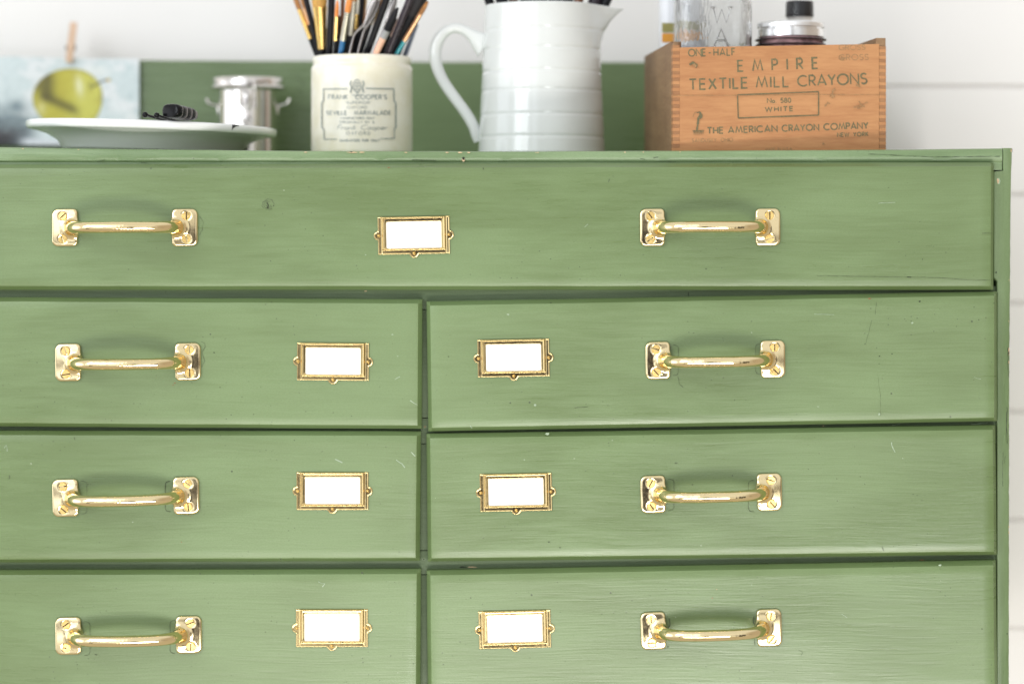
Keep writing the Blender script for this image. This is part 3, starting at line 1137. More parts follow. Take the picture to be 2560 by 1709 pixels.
GL = {
    'A': (.78, [[(0, 0), (.39, 1), (.78, 0)], [(.13, .28), (.65, .28)]]),
    'B': (.52, [[(0, 0), (0, 1), (.25, 1)] + arc(.25, .77, .2, .23, 90, -90, 8) + [(0, .54)], [(.25, .54)] + arc(.27, .27, .25, .27, 90, -90, 8) + [(0, 0)]]),
    'C': (.86, [arc(.5, .5, .5, .5, 48, 312, 18)]),
    'D': (.72, [[(0, 0), (0, 1), (.22, 1)] + arc(.22, .5, .5, .5, 90, -90, 12) + [(0, 0)]]),
    'E': (.50, [[(.5, 1), (0, 1), (0, 0), (.5, 0)], [(0, .52), (.45, .52)]]),
    'F': (.48, [[(.48, 1), (0, 1), (0, 0)], [(0, .5), (.42, .5)]]),
    'G': (.92, [arc(.5, .5, .5, .5, 48, 350, 18) + [(.55, .42)]]),
    'H': (.64, [[(0, 0), (0, 1)], [(.64, 0), (.64, 1)], [(0, .5), (.64, .5)]]),
    'I': (.0, [[(0, 0), (0, 1)]]),
    'J': (.3, [[(.3, 1), (.3, .2)] + arc(.12, .2, .18, .2, 0, -120, 6)]),
    'K': (.58, [[(0, 0), (0, 1)], [(.54, 1), (0, .42)], [(.16, .58), (.58, 0)]]),
    'L': (.45, [[(0, 1), (0, 0), (.45, 0)]]),
    'M': (.94, [[(0, 0), (.2, 1), (.47, .12), (.74, 1), (.94, 0)]]),
    'N': (.74, [[(0, 0), (0, 1), (.74, 0), (.74, 1)]]),
    'O': (1.0, [arc(.5, .5, .5, .5, 0, 360, 24)]),
    'P': (.52, [[(0, 0), (0, 1), (.26, 1)] + arc(.26, .74, .26, .26, 90, -90, 8) + [(0, .48)]]),
    'R': (.56, [[(0, 0), (0, 1), (.26, 1)] + arc(.26, .74, .26, .26, 90, -90, 8) + [(0, .48)], [(.22, .48), (.56, 0)]]),
    'S': (.56, [arc(.28, .75, .26, .25, 30, 270, 10) + arc(.28, .25, .27, .25, 90, -150, 10)[1:]]),
    'T': (.62, [[(0, 1), (.62, 1)], [(.31, 1), (.31, 0)]]),
    'U': (.62, [[(0, 1), (0, .31)] + arc(.31, .31, .31, .31, 180, 360, 10) + [(.62, 1)]]),
    'V': (.7, [[(0, 1), (.35, 0), (.7, 1)]]),
    'W': (1.1, [[(0, 1), (.27, 0), (.55, .9), (.83, 0), (1.1, 1)]]),
    'X': (.64, [[(0, 0), (.6, 1)], [(.04, 1), (.64, 0)]]),
    'Y': (.66, [[(0, 1), (.33, .48), (.66, 1)], [(.33, .48), (.33, 0)]]),
    'Z': (.6, [[(0, 1), (.6, 1), (0, 0), (.6, 0)]]),
    'o': (.5, [arc(.25, .26, .25, .26, 0, 360, 14)]),
    'r': (.3, [[(0, 0), (0, .5)], [(0, .34), (.12, .5), (.3, .46)]]),
    'a': (.5, [arc(.25, .26, .25, .26, 0, 360, 14), [(.5, .5), (.52, 0)]]),
    'n': (.42, [[(0, 0), (0, .5)], [(0, .36), (.18, .52), (.38, .4), (.42, 0)]]),
    'k': (.4, [[(0, 0), (.06, 1)], [(.36, .5), (.02, .22)], [(.14, .3), (.4, 0)]]),
    'p': (.5, [[(0, .5), (-.06, -.4)], arc(.24, .26, .25, .26, 0, 360, 14)]),
    'e': (.46, [[(.02, .27), (.46, .3)] + arc(.24, .26, .23, .26, 10, 320, 12)]),
    '5': (.52, [[(.5, 1), (.12, 1), (.06, .58)] + arc(.24, .31, .26, .31, 115, -140, 12)]),
    '8': (.54, [arc(.27, .76, .21, .24, 0, 360, 14), arc(.27, .27, .27, .27, 0, 360, 14)]),
    '9': (.54, [arc(.27, .7, .27, .3, 0, 360, 16), [(.54, .7), (.5, .3), (.3, 0)]]),
    '0': (.54, [arc(.27, .5, .27, .5, 0, 360, 18)]),
    '.': (.06, [[(0, 0), (.06, .0)]]), ',': (.06, [[(.03, .06), (0, -.12)]]), '-': (.3, [[(0, .42), (.26, .42)]]),
    "'": (.08, [[(.04, 1), (.02, .8)]]), '"': (.2, [[(.02, 1), (.0, .8)], [(.18, 1), (.16, .8)]]), '&': (.7, [[(.7, 0), (.15, .75), (.25, 1), (.42, .8), (.1, .35), (.2, .02), (.45, .05), (.68, .45)]]),
    ' ': (.5, []),
}


def text_strokes(txt, p0, p1, h, gap=.28, slant=0.0):
    """strokes in photo-pixel coordinates, baseline from p0 to p1, cap height h (pixels)"""
    tot = 0.0
    pos = []
    for ch in txt:
        pos.append(tot)
        tot += GL[ch][0] + gap
    tot -= gap
    bx, by = p1[0] - p0[0], p1[1] - p0[1]
    L = math.hypot(bx, by)
    ux, uy = bx / L, by / L
    s = L / tot
    out = []
    for ch, x0_ in zip(txt, pos):
        for st in GL[ch][1]:
            out.append([(p0[0] + (x0_ + x + slant * y) * s * ux + y * h * uy, p0[1] + (x0_ + x + slant * y) * s * uy - y * h * ux) for x, y in st])
    return out


def add_text(mb, txt, p0, p1, h, wpx, mapf, mi=0, gap=.28, slant=0.0, jit=.18):
    for i, st in enumerate(text_strokes(txt, p0, p1, h, gap, slant)):
        mb.ribbon(st, wpx, (lambda q, i=i: mapf(q, i)), mi, jit)


# ------------------------------------------------------------------ wooden crayon box
def wood(name, c1, c2, axis='x', rough=.6):
    m, bb, p = new_mat(name)
    g = bb.n('ShaderNodeNewGeometry').outputs['Position']
    s3 = (.12, 1, 1) if axis == 'x' else (1, .12, 1)
    n1 = bb.noise(g, 120, 5, .6, sc3=s3, dist=.6)
    n2 = bb.noise(g, 22, 3, .5, sc3=(.5, 1, 1))
    n3 = bb.noise(g, 600, 3, .6, sc3=s3)
    f = bb.math('ADD', bb.math('MULTIPLY', n1, .5), bb.math('ADD', bb.math('MULTIPLY', n2, .4), bb.math('MULTIPLY', n3, .25)))
    c = bb.mix(bb.ramp(f, (.38, .78, 0, 1)), c1, c2)
    st = bb.ramp(bb.noise(g, 30, 4, .65, loc=(3, 1, 7)), (.62, .75, 0, 1))
    c = bb.mix(bb.math('MULTIPLY', st, .45), c, tuple(x * .45 for x in c1))
    bb.put(p.inputs['Base Color'], c)
    p.inputs['Roughness'].default_value = rough
    bump(bb, p, n1, .3, .0006)
    return m


WOODF = wood('box_front_wood', (.385, .166, .064), (.515, .258, .108))
WOODS = wood('box_side_wood', (.19, .105, .05), (.30, .185, .095), 'y')
WOODE = wood('box_end_grain', (.27, .12, .05), (.38, .19, .08))
INK = simple('green_black_print', (.145, .125, .06), .7, var=.3, nscale=500)
INKF = simple('faded_print', (.33, .19, .085), .7, var=.2, nscale=500)

A = W(1682, 375, .022)
A.z = TOPZ
Bx = W(2215, 375, .036)
Bx.z = TOPZ
ud = (Bx - A).normalized()              # along the front
wd_ = (Bx - A).length
nd_ = Vector((-ud.y, ud.x, 0))          # into the box (away from camera)
BD = .19
zf = W(1948, 114.5, .029).z             # top of the front board
zs = zf + .0035                         # higher sides
box = empty('wooden_crate', (A + Bx) / 2 + nd_ * BD / 2, 'small orange-brown wooden crayon box with dark green printed lettering and finger-jointed corners', 'box')
T = .0085


def bmat():
    M = Matrix.Identity(4)
    M.col[0][:3] = ud
    M.col[1][:3] = nd_
    M.col[3][:3] = A
    return M


M = bmat()


def bbx(mb, u0, u1, w0, w1, z0_, z1_, mi=0, bev=.0004):
    mb.box(u0, u1, w0, w1, z0_ - TOPZ, z1_ - TOPZ, mi, bev, M)


def ray_box(q, lift=0):
    """photo pixel -> point on the front board"""
    d = Vector(((q[0] - CX) / F, 1, (HZ - q[1]) / F))
    c = Vector((0, CAM_Y, 0))
    t = (A - c).dot(nd_) / d.dot(nd_)
    return c + d * t - nd_ * (.00012 + .00001 * lift)


FJ = .0058
ph = .0056
nf = int((zf - TOPZ) / ph)
frt = MB()
bbx(frt, FJ, wd_ - FJ, 0, T, TOPZ, zf)
sdl, sdr = MB(), MB()
bbx(sdl, 0, T, FJ + .003, BD - T, TOPZ, zs)
bbx(sdr, wd_ - T, wd_, FJ + .003, BD - T, TOPZ, zs + .0035)
for i in range(nf + 1):
    z_ = TOPZ + i * ph
    z1_ = min(z_ + ph / 2, zf)
    z2_ = min(z_ + ph, zf)
    if z1_ > z_ + .0003:
        bbx(frt, 0, FJ - .00005, 0.00005, FJ + .003, z_ + .0001, z1_, 0, 0)
        bbx(frt, wd_ - FJ + .00005, wd_, 0.00005, FJ + .003, z_ + .0001, z1_, 0, 0)
    if z2_ > z1_ + .0003:
        bbx(sdl, 0.0001, FJ - .0001, -.0001, FJ + .003, z1_ + .0001, z2_, 1, 0)
        bbx(sdr, wd_ - FJ + .0001, wd_ - .0001, -.0001, FJ + .003, z1_ + .0001, z2_, 1, 0)
# raised corner ends of the side boards
bbx(sdl, .0002, T * .55, .0002, FJ + .003, zf - .002, zf + .0022, 0)
bbx(sdr, wd_ - T, wd_ - .0002, .0002, FJ + .003, zf + .0002, zs + .0035, 0)


N_BOARD = len(frt.v)


def zp(Z):
    """pixels of the enlarged study of the box front -> photo pixels"""
    return (1600 + Z[0] / 3.67, 90 + Z[1] / 3.67)


FW = 4.3
for txt, a, c, h, w_, mi, gap in [
    ('ONE', (446, 187), (602, 184), 62, 3.2, 1, .2), ('-', (630, 183), (655, 183), 62, 3.2, 1, .2), ('HALF', (678, 182), (872, 178), 62, 3.2, 1, .3),
    ('GROSS', (1826, 130), (2066, 126), 44, 2.2, 2, .22),
    ('GROSS', (1826, 224), (2096, 219), 50, 2.2, 2, .26),
    ('EMPIRE', (900, 326), (1630, 299), 98, FW, 1, .95),
    ('TEXTILE', (455, 494), (985, 478), 94, FW, 1, .30), ('MILL', (1068, 474), (1362, 466), 94, FW, 1, .30), ('CRAYONS', (1450, 462), (2082, 438), 94, FW, 1, .22),
    ('No. 580', (1168, 614), (1384, 611), 40, 2.4, 1, .2),
    ('WHITE', (1150, 694), (1402, 688), 40, 2.9, 1, .42),
    ('THE', (620, 897), (762, 893), 55, 3.4, 1, .26), ('AMERICAN', (812, 891), (1258, 877), 55, 3.4, 1, .26), ('CRAYON', (1305, 876), (1640, 865), 55, 3.4, 1, .26), ('COMPANY', (1688, 863), (2092, 849), 55, 3.4, 1, .22),
    ('NEW YORK', (1812, 926), (2092, 918), 36, 2.2, 1, .34),
    ('SANDUSKY, OHIO', (478, 976), (850, 968), 32, 1.7, 2, .28),
    ('MADE IN U.S.A.', (1150, 1054), (1400, 1047), 24, 1.6, 2, .3)]:
    add_text(frt, txt, zp(a), zp(c), h / 3.67, w_, ray_box, mi, gap)


def bline(pts, w_, mi=1, lift=60, jit=.2, sub=8):
    q = [zp(p_) for p_ in pts]
    o_ = []
    for p_, p2 in zip(q[:-1], q[1:]):
        for i in range(sub):
            t = i / sub
            o_.append((lerp(p_[0], p2[0], t), lerp(p_[1], p2[1], t)))
    o_.append(q[-1])
    frt.ribbon(o_, w_, lambda v: ray_box(v, lift), mi, jit)


bline([(893, 542), (1637, 513)], 2.8, 1, 60)
bline([(1637, 513), (1637, 728)], 2.8, 1, 62)
bline([(1637, 728), (900, 755)], 2.8, 1, 64)
bline([(900, 755), (893, 542)], 2.8, 1, 66)
# emblem: slim stem with a curled head on a little pedestal
bline([(520, 870), (530, 800), (535, 755), (548, 730), (560, 712)], 5.5, 1, 68, .5, 3)
bline([(560, 712), (545, 700), (520, 706)], 3.5, 1, 70, .5, 3)
bline([(548, 760), (563, 745), (566, 725)], 4, 1, 72, .5, 3)
for i, y in enumerate((872, 884, 900)):
    bline([(482 + 4 * i, y), (586 - 3 * i, y - 3)], 1.8, 2 if i == 2 else 1, 74 + i, .6, 5)
for i in range(7):
    bline([(490 + 14 * i, 874), (492 + 14 * i, 905)], 1.3, 2, 80 + i, .5, 2)
bline([(484, 745), (496, 710), (520, 700)], 1.5, 2, 88, .5, 4)
# board seam, knots and scuffs
bline([(300, 548), (900, 547), (1640, 540), (2200, 543)], 1.1, 2, 90, .5, 20)
for pts, w_, mi in [([(452, 268), (480, 248), (520, 262), (510, 296)], 4, 1), ([(488, 262), (515, 285)], 7, 2), ([(1690, 650), (1720, 615), (1742, 625)], 3, 2), ([(1740, 560), (1770, 520), (1762, 500), (1790, 490)], 4, 2),
                    ([(1758, 570), (1775, 545)], 5, 2), ([(1955, 660), (2010, 640), (2085, 610)], 3, 2), ([(1990, 665), (2040, 655)], 3, 2), ([(2005, 600), (2030, 640), (2060, 650)], 2.2, 2),
                    ([(1980, 450), (2020, 470)], 5, 2), ([(1840, 200), (1870, 215)], 6, 2), ([(1670, 985), (1690, 990)], 5, 2)]:
    bline(pts, w_, mi, 95 + int(w_ * 3), .7, 3)
for i_, v in enumerate(frt.v):
    u_ = (v - A).dot(ud) / wd_
    if v.z > zf - .0008 and i_ < N_BOARD:
        v.z += (u_ - .5) * .0042
frt.build('front_board', [WOODF, INK, INKF], box, smooth=False)
o = sdl.build('side_board', [WOODS, WOODE], box, smooth=False)
sdr.build('side_board', [WOODS, WOODE], box, smooth=False)
mb = MB()
bbx(mb, T, wd_ - T, BD - T, BD, TOPZ, zs)
mb.build('rear_board', WOODS, box, smooth=False)
mb = MB()
bbx(mb, T, wd_ - T, T + .0001, BD - T, TOPZ, TOPZ + .005)
mb.build('base_board', WOODS, box, smooth=False)
ZFLOOR = TOPZ + .0052

# ------------------------------------------------------------------ glass things in the box
m, bb, p = new_mat('clear_glass')
p.inputs['Base Color'].default_value = (.985, .99, .985, 1)
p.inputs['Transmission Weight'].default_value = .90
p.inputs['Roughness'].default_value = .03
p.inputs['IOR'].default_value = 1.45
g = bb.n('ShaderNodeTexCoord').outputs['Object']
bump(bb, p, bb.noise(g, 60, 4, .6, sc3=(1, 1, .35)), .9, .0022)
GLASS = m


def superlathe(mb, prof, cxy, n=56, power=3.6, mi=0, rot=0.0):
    """rounded-square section jar; prof of (half width, z)"""
    def fn(p_, a):
        r = math.hypot(p_.x, p_.y)
        ca, sa = abs(math.cos(a)), abs(math.sin(a))
        k_ = (ca ** power + sa ** power) ** (-1 / power)
        q = Vector((math.cos(a) * r * k_, math.sin(a) * r * k_, 0))
        return Vector((q.x * math.cos(rot) - q.y * math.sin(rot) + cxy[0], q.x * math.sin(rot) + q.y * math.cos(rot) + cxy[1], p_.z))
    mb.lathe(prof, n, mi, None, True, fn)


gj_y = .095
gl = W(1690, 0, gj_y - .03).x
gr = W(1884, 0, gj_y - .03).x
gx, gw = (gl + gr) / 2, (gr - gl) / 2
mb = MB()
zt_ = .232
outp = [(.001, ZFLOOR), (gw * .9, ZFLOOR), (gw, ZFLOOR + .006), (gw, zt_ - .03), (gw * .93, zt_ - .018), (gw * .72, zt_ - .008), (gw * .72, zt_)]
inp = [(gw * .67, zt_), (gw * .67, zt_ - .009), (gw * .87, zt_ - .021), (gw * .935, zt_ - .033), (gw * .935, ZFLOOR + .010), (gw * .8, ZFLOOR + .005), (.001, ZFLOOR + .005)]
superlathe(mb, outp + inp, (gx, gj_y), 64, 5.0)
jar = mb.build('glass_jar', GLASS, None, angle=60)
gjar = empty('storage_jar', (gx, gj_y, ZFLOOR), 'clear square-sided glass jar embossed with W above A, standing in the wooden box', 'jar')
jar.parent = gjar
jar.location = jar.location - gjar.location
mb = MB()
# embossed letters W above A: raised glass bars on the front face
yy = gj_y - gw - .0002


def emb(pts, r_=.0009):
    q = [W(1620 + x / 5.107, y / 5.107, yy) for x, y in pts]
    mb.tube(q, r_, 8)


emb([(835, 105), (880, 290), (940, 120), (1000, 290), (1062, 100)], .0007)
emb([(800, 100), (870, 100)])
emb([(1020, 100), (1090, 100)])
emb([(845, 600), (935, 372), (1025, 600)], .0010)
emb([(890, 520), (985, 520)])
mb.build('embossed_letters', GLASS, gjar)

# pale paper-labelled bottle behind the glass jar
WHITEP = simple('white_plastic', (.78, .80, .84), .35, var=.04)
OLIVE = simple('olive_print', (.33, .30, .10), .5, var=.08)
ORNG = simple('orange_print', (.80, .36, .05), .5, var=.08)
NAVY = simple('navy_print', (.08, .10, .16), .5, var=.1)
by = .172
bl_, br_ = W(1651, 0, by - .018).x, W(1766, 0, by - .018).x
bt = empty('paint_bottle', ((bl_ + br_) / 2, by, ZFLOOR), 'white bottle with olive and orange bands behind the left of the glass jar', 'bottle')
mb = MB()
hw = (br_ - bl_) / 2
superlathe(mb, [(.001, ZFLOOR), (hw * .95, ZFLOOR), (hw, ZFLOOR + .003), (hw, .205), (hw * .9, .214), (hw * .35, .222), (hw * .35, .236), (.001, .236)], ((bl_ + br_) / 2, by), 48, 6)
mb.build('body', WHITEP, bt, angle=50)
mb = MB()
yb_ = by - hw - .0004


def brect(x0, x1, y0, y1, mi):
    a_, c_ = W(x0, y1, yb_), W(x1, y0, yb_)
    mb.box(a_.x, c_.x, yb_, yb_ + .0003, a_.z, c_.z, mi)


brect(1655, 1752, 58, 81.5, 0)
brect(1655, 1752, 84, 106, 1)
for i in range(5):
    brect(1700 + 3 * (i % 2), 1712 + 2 * (i % 3), 6 + 8 * i, 11 + 8 * i, 2)
mb.build('printed_bands', [OLIVE, ORNG, NAVY], bt, smooth=False)

# jar with silver screw lid
SILVER = simple('brushed_silver_lid', (.86, .86, .86), .22, metal=1, var=.05)
DRKRED = simple('dark_red_contents', (.10, .025, .03), .35, var=.4, nscale=120)
jy = .105
jl, jr = W(1893, 0, jy).x, W(2061, 0, jy).x
jx, jrad = (jl + jr) / 2, (jr - jl) / 2
zc = lambda y: W(0, y, jy - jrad).z
lj = empty('lidded_jar', (jx, jy, ZFLOOR), 'jar of dark red paint with silver screw lid, in the wooden box', 'jar')
mt = Matrix.Translation((jx, jy, 0))
zl0, zl1, zl2 = zc(88), zc(67), zc(50)
mb = MB()
r = jrad
mb.lathe([(.001, ZFLOOR), (r * .96, ZFLOOR), (r, ZFLOOR + .004), (r, zc(128)), (r * .985, zc(120)), (r * .93, zc(112)), (r * 1.0, zc(108)), (r * 1.03, zc(105)), (r * .95, zc(101)), (r * .95, zc(97)), (r * 1.03, zc(94)), (r * .97, zc(91)), (r * .9, zl0 + .001), (.001, zl0 + .001)], 64, mat=mt)
RIM = simple('glass_over_dark_red', (.48, .30, .31), .06, var=.5, nscale=80, coat=.8)
mb.build('body', RIM, lj, angle=60)
mb = MB()
for y0_, y1_ in ((96, 90.5), (110, 104.5)):
    mb.lathe([(r * .9, zc(y0_) - .0004), (r * 1.05, zc(y0_)), (r * 1.065, (zc(y0_) + zc(y1_)) / 2 - .0004), (r * 1.05, zc(y1_) - .0008), (r * .9, zc(y1_) - .0006)], 64, mat=mt)
mb.build('thread_ring', simple('dark_thread_ring', (.06, .045, .045), .2, var=.3, metal=.3), lj, angle=40)
mb = MB()


def knurl(p_, a):
    k_ = 1 + (.006 * math.sin(a * 90) if zl1 + .0008 < p_.z < zl2 - .0008 else 0)
    return Vector((p_.x * k_ + jx, p_.y * k_ + jy, p_.z))


mb.lathe([(r * .96, zl0), (r * .985, zl0 + .0002), (r * .985, zl1 - .001), (r * .93, zl1 - .0004), (r * .93, zl1 + .0008), (r * .99, zl1 + .0012), (r * .99, (zl1 + zl2) / 2), (r * .985, zl2 - .0012), (r * .96, zl2), (r * .9, zl2 + .0002), (r * .88, zl2 - .0006), (.001, zl2 - .0006)], 360, fn=knurl)
mb.build('screw_lid', SILVER, lj, angle=50)

# black-capped bottle behind the lidded jar
cy_ = .152
BLACKP = simple('black_plastic', (.012, .012, .014), .28, var=.2)
c0 = W(1999, 0, cy_).x
crad = (W(2035, 0, cy_).x - W(1964, 0, cy_).x) / 2
cb = empty('capped_bottle', (c0, cy_, ZFLOOR), 'clear bottle with a black screw cap behind the silver-lidded jar', 'bottle')
mt = Matrix.Translation((c0, cy_, 0))
zq = lambda y: W(0, y, cy_ - crad).z
mb = MB().lathe([(.001, ZFLOOR), (.019, ZFLOOR), (.020, ZFLOOR + .003), (.020, zq(92)), (.017, zq(70)), (crad * .95, zq(56)), (crad * .9, zq(44)), (crad * .9, zq(30)), (.001, zq(30))], 48, mat=mt)
mb.build('body', simple('frosted_bottle', (.72, .70, .66), .25, var=.05), cb, angle=60)
mb = MB().lathe([(crad * .93, zq(41)), (crad * .99, zq(40)), (crad * .97, zq(4)), (crad * .92, zq(1)), (.001, zq(.5))], 48, mat=mt)
mb.build('cap', BLACKP, cb, angle=45)


# ------------------------------------------------------------------ white jug
GLAZE = simple('white_glaze', (.67, .69, .68), .10, var=.02, nscale=20, coat=.4)
jgy = .152
k0 = (jgy - CAM_Y) / F
Jc = Vector(((1354.5 - CX) * k0, jgy, 0))
zrim = W(0, 2, jgy - .05).z
jug = empty('white_jug', (Jc.x, jgy, TOPZ), 'tall white glazed ceramic jug with horizontal ribs, left handle and right spout', 'jug')
ribs = [W(0, y, jgy - .052).z for y in (67.6, 117, 173.5, 222, 283, 339)]


def jug_r(z):
    t = (z - TOPZ) / (zrim - TOPZ)
    r_ = lerp(.0572, .0512, min(1, t * 1.05))
    for i, zr in enumerate(ribs):
        r_ -= .0006 * math.exp(-((z - zr) / .0011) ** 2)
    return r_


zz = list(np.linspace(TOPZ + .002, zrim - .003, 120))
spx = W(1560, 22, jgy)


def spout(p_, a):
    """pull the rim out to the right into a lip"""
    ang = (a + math.pi) % (2 * math.pi) - math.pi
    h_ = (p_.z - (zrim - .040)) / .040
    q = Vector((p_.x, p_.y, p_.z))
    if h_ > 0:
        w_ = math.exp(-(ang / (.46 - .18 * h_)) ** 2)
        amt = h_ ** 1.9
        q.x += (spx.x - Jc.x - .0512) * w_ * amt
        q.z -= .0028 * w_ * max(0, h_) ** 4
        q.y *= 1 - .45 * w_ * amt
    return Vector((q.x + Jc.x, q.y + Jc.y, q.z))


prof = [(.001, TOPZ + .0005), (.050, TOPZ + .0005), (.0560, TOPZ + .001)] + [(jug_r(z), z) for z in zz] + [(.0515, zrim - .0015), (.0508, zrim - .0003), (.0495, zrim), (.0483, zrim - .0008), (.0478, zrim - .003)]
prof += [(.0478 + .003 * (1 - i / 8), lerp(TOPZ + .006, zrim - .004, i / 8)) for i in range(8, -1, -1)] + [(.001, TOPZ + .006)]
mb = MB().lathe(prof, 128, fn=spout)
mb.build('body', GLAZE, jug, angle=70)
hp = [(640, 440, 50), (585, 405, 52), (515, 350, 50), (430, 295, 46), (345, 275, 46), (262, 300, 48), (195, 365, 52), (155, 455, 55), (148, 550, 55), (168, 660, 52), (225, 790, 50), (300, 905, 50), (385, 1020, 50), (460, 1125, 50), (520, 1230, 50), (555, 1320, 44), (580, 1385, 30)]
pts = [W(1050 + x / 3.92, y / 3.92, jgy) for x, y, r_ in hp]
rd = [r_ / 3.92 * k0 * 1.1 for x, y, r_ in hp]


def catmull(P, R, k=5):
    P = [P[0]] + P + [P[-1]]
    R = [R[0]] + R + [R[-1]]
    o1, o2 = [], []
    for i in range(1, len(P) - 2):
        for j in range(k):
            t = j / k
            f_ = lambda a, b_, c, d: .5 * ((2 * b_) + (c - a) * t + (2 * a - 5 * b_ + 4 * c - d) * t * t + (-a + 3 * b_ - 3 * c + d) * t ** 3)
            o1.append(f_(P[i - 1], P[i], P[i + 1], P[i + 2]))
            o2.append(f_(R[i - 1], R[i], R[i + 1], R[i + 2]))
    o1.append(P[-2])
    o2.append(R[-2])
    return o1, o2


pts, rd = catmull(pts, rd)
fl_ = [float(np.interp(i / (len(pts) - 1), [0, .045, .10, .16, .9, .96, 1], [2.6, 2.0, 1.35, 1.0, 1.0, 1.3, 1.6])) for i in range(len(pts))]
mb = MB().tube(pts, rd, 20, flat=fl_)
# flared root where the handle meets the wall near the top
mb.build('handle', GLAZE, jug, angle=80)

# ------------------------------------------------------------------ marmalade jar
m, bb, p = new_mat('cream_stoneware')
g = bb.n('ShaderNodeNewGeometry').outputs['Position']
n1 = bb.noise(g, 40, 4, .6)
n2 = bb.noise(g, 260, 3, .6)
c = bb.mix(bb.ramp(n1, (.35, .75, 0, 1)), (.82, .79, .69), (.75, .70, .54))
c = bb.mix(bb.ramp(n2, (.70, .80, 0, .3)), c, (.45, .36, .2))
bb.put(p.inputs['Base Color'], c)
p.inputs['Roughness'].default_value = .22
p.inputs['Coat Weight'].default_value = .3
CREAM = m
my = .16
mx = W(904.8, 0, my).x
mr = 126.9 * (my - CAM_Y) / F
mz = W(0, 134, my - mr).z
mj = empty('stoneware_jar', (mx, my, TOPZ), 'cream stoneware marmalade jar with grey printed label, holding artist brushes', 'jar')
prof = [(.001, TOPZ + .0004), (mr * .95, TOPZ + .0004), (mr * .99, TOPZ + .002)] + [(mr, lerp(TOPZ + .005, mz - .012, i / 10)) for i in range(11)] + \
       [(mr * .99, mz - .0098), (mr * .965, mz - .0086), (mr * .955, mz - .0076), (mr * .968, mz - .0062), (mr * .972, mz - .003), (mr * .965, mz - .0008), (mr * .945, mz), (mr * .92, mz - .0004), (mr * .905, mz - .003), (mr * .89, mz - .02), (mr * .89, TOPZ + .008), (.001, TOPZ + .006)]
mb = MB().lathe(prof, 96, mat=Matrix.Translation((mx, my, 0)))


def ray_jar(q, lift=0):
    """photo pixel -> point on the jar's round wall"""
    R1 = mr + .00012 + .000012 * lift
    d = Vector(((q[0] - CX) / F, 1, (HZ - q[1]) / F))
    ox, oy = -mx, CAM_Y - my
    a_ = d.x ** 2 + 1
    b_ = 2 * (ox * d.x + oy)
    c_ = ox ** 2 + oy ** 2 - R1 * R1
    disc = max(b_ * b_ - 4 * a_ * c_, 0)
    t = (-b_ - math.sqrt(disc)) / (2 * a_)
    return Vector((d.x * t, CAM_Y + t, d.z * t))


def jl_line(pts, w_, lift=0, sub=14, mi=1):
    o_ = []
    for p_, p2 in zip(pts[:-1], pts[1:]):
        for i in range(sub):
            t = i / sub
            o_.append((lerp(p_[0], p2[0], t), lerp(p_[1], p2[1], t)))
    o_.append(pts[-1])
    mb.ribbon(o_, w_, lambda v: ray_jar(v, lift), mi, .15)


for i, (txt, x0, x1, y, h, w_, gap, sl) in enumerate([
    ("FRANK  COOPER'S", 821, 967, 248, 10.5, 2.3, .3, 0), ('"SUPERIOR"', 862, 928, 260, 6, 1.3, .3, 0), ('OXFORD', 867, 918, 271.5, 5.5, 1.2, .3, 0),
    ('SEVILLE  MARMALADE', 816, 977, 287, 9.5, 2.1, .26, 0), ('MANUFACTURED ONLY', 851, 936, 298, 5, 1.2, .3, 0), ('ORIGINALLY BY &', 849, 936, 308, 5, 1.2, .3, 0),
    ('Frank Cooper', 842, 966, 324, 11, 1.4, .16, .3), ('OXFORD', 866, 925, 337, 7.5, 1.4, .5, 0), ('GUARANTEED PURE ONLY', 849, 948, 354, 5.5, 1.5, .3, 0)]):
    for j, st in enumerate(text_strokes(txt, (x0, y), (x1, y), h, gap, sl)):
        mb.ribbon(st, w_, (lambda q, j=j: ray_jar(q, j)), 1, .2)
jl_line([(868, 222), (808, 223), (808.5, 252)], 2.6, 60)
jl_line([(808, 252), (804, 258), (804, 318), (809, 323)], 3.0, 61)
jl_line([(809, 323), (810, 348), (842, 348)], 2.2, 62)
jl_line([(915, 221), (985, 222.5), (985.5, 252)], 2.8, 63)
jl_line([(985.5, 252), (990, 258), (990, 318), (986, 323)], 3.4, 64)
jl_line([(986, 323), (986, 346), (950, 347)], 2.4, 65)
# crest: shield between two supporters
for i, (pts_, w_) in enumerate([([(883, 207), (902, 207), (902, 222), (892.5, 234), (883, 222), (883, 207)], 2.0), ([(892.5, 207), (892.5, 233)], 1.4), ([(883, 217), (902, 217)], 1.4),
                                ([(878, 202), (875, 210), (879, 219), (876, 232)], 3.2), ([(907, 202), (910, 210), (906, 219), (909, 232)], 3.2), ([(886, 203), (892, 199), (899, 203)], 2.4),
                                ([(887, 211), (889, 214)], 2.4), ([(896, 211), (899, 214)], 2.4), ([(887, 222), (890, 225)], 2.4), ([(895, 222), (898, 225)], 2.4), ([(880, 237), (892, 240), (905, 237)], 2.0)]):
    jl_line(pts_, w_, 70 + i, 3)
PRN = simple('grey_blue_print', (.31, .34, .32), .5, var=.2, nscale=300)
mb.build('jar_body', [CREAM, PRN], mj, angle=50)

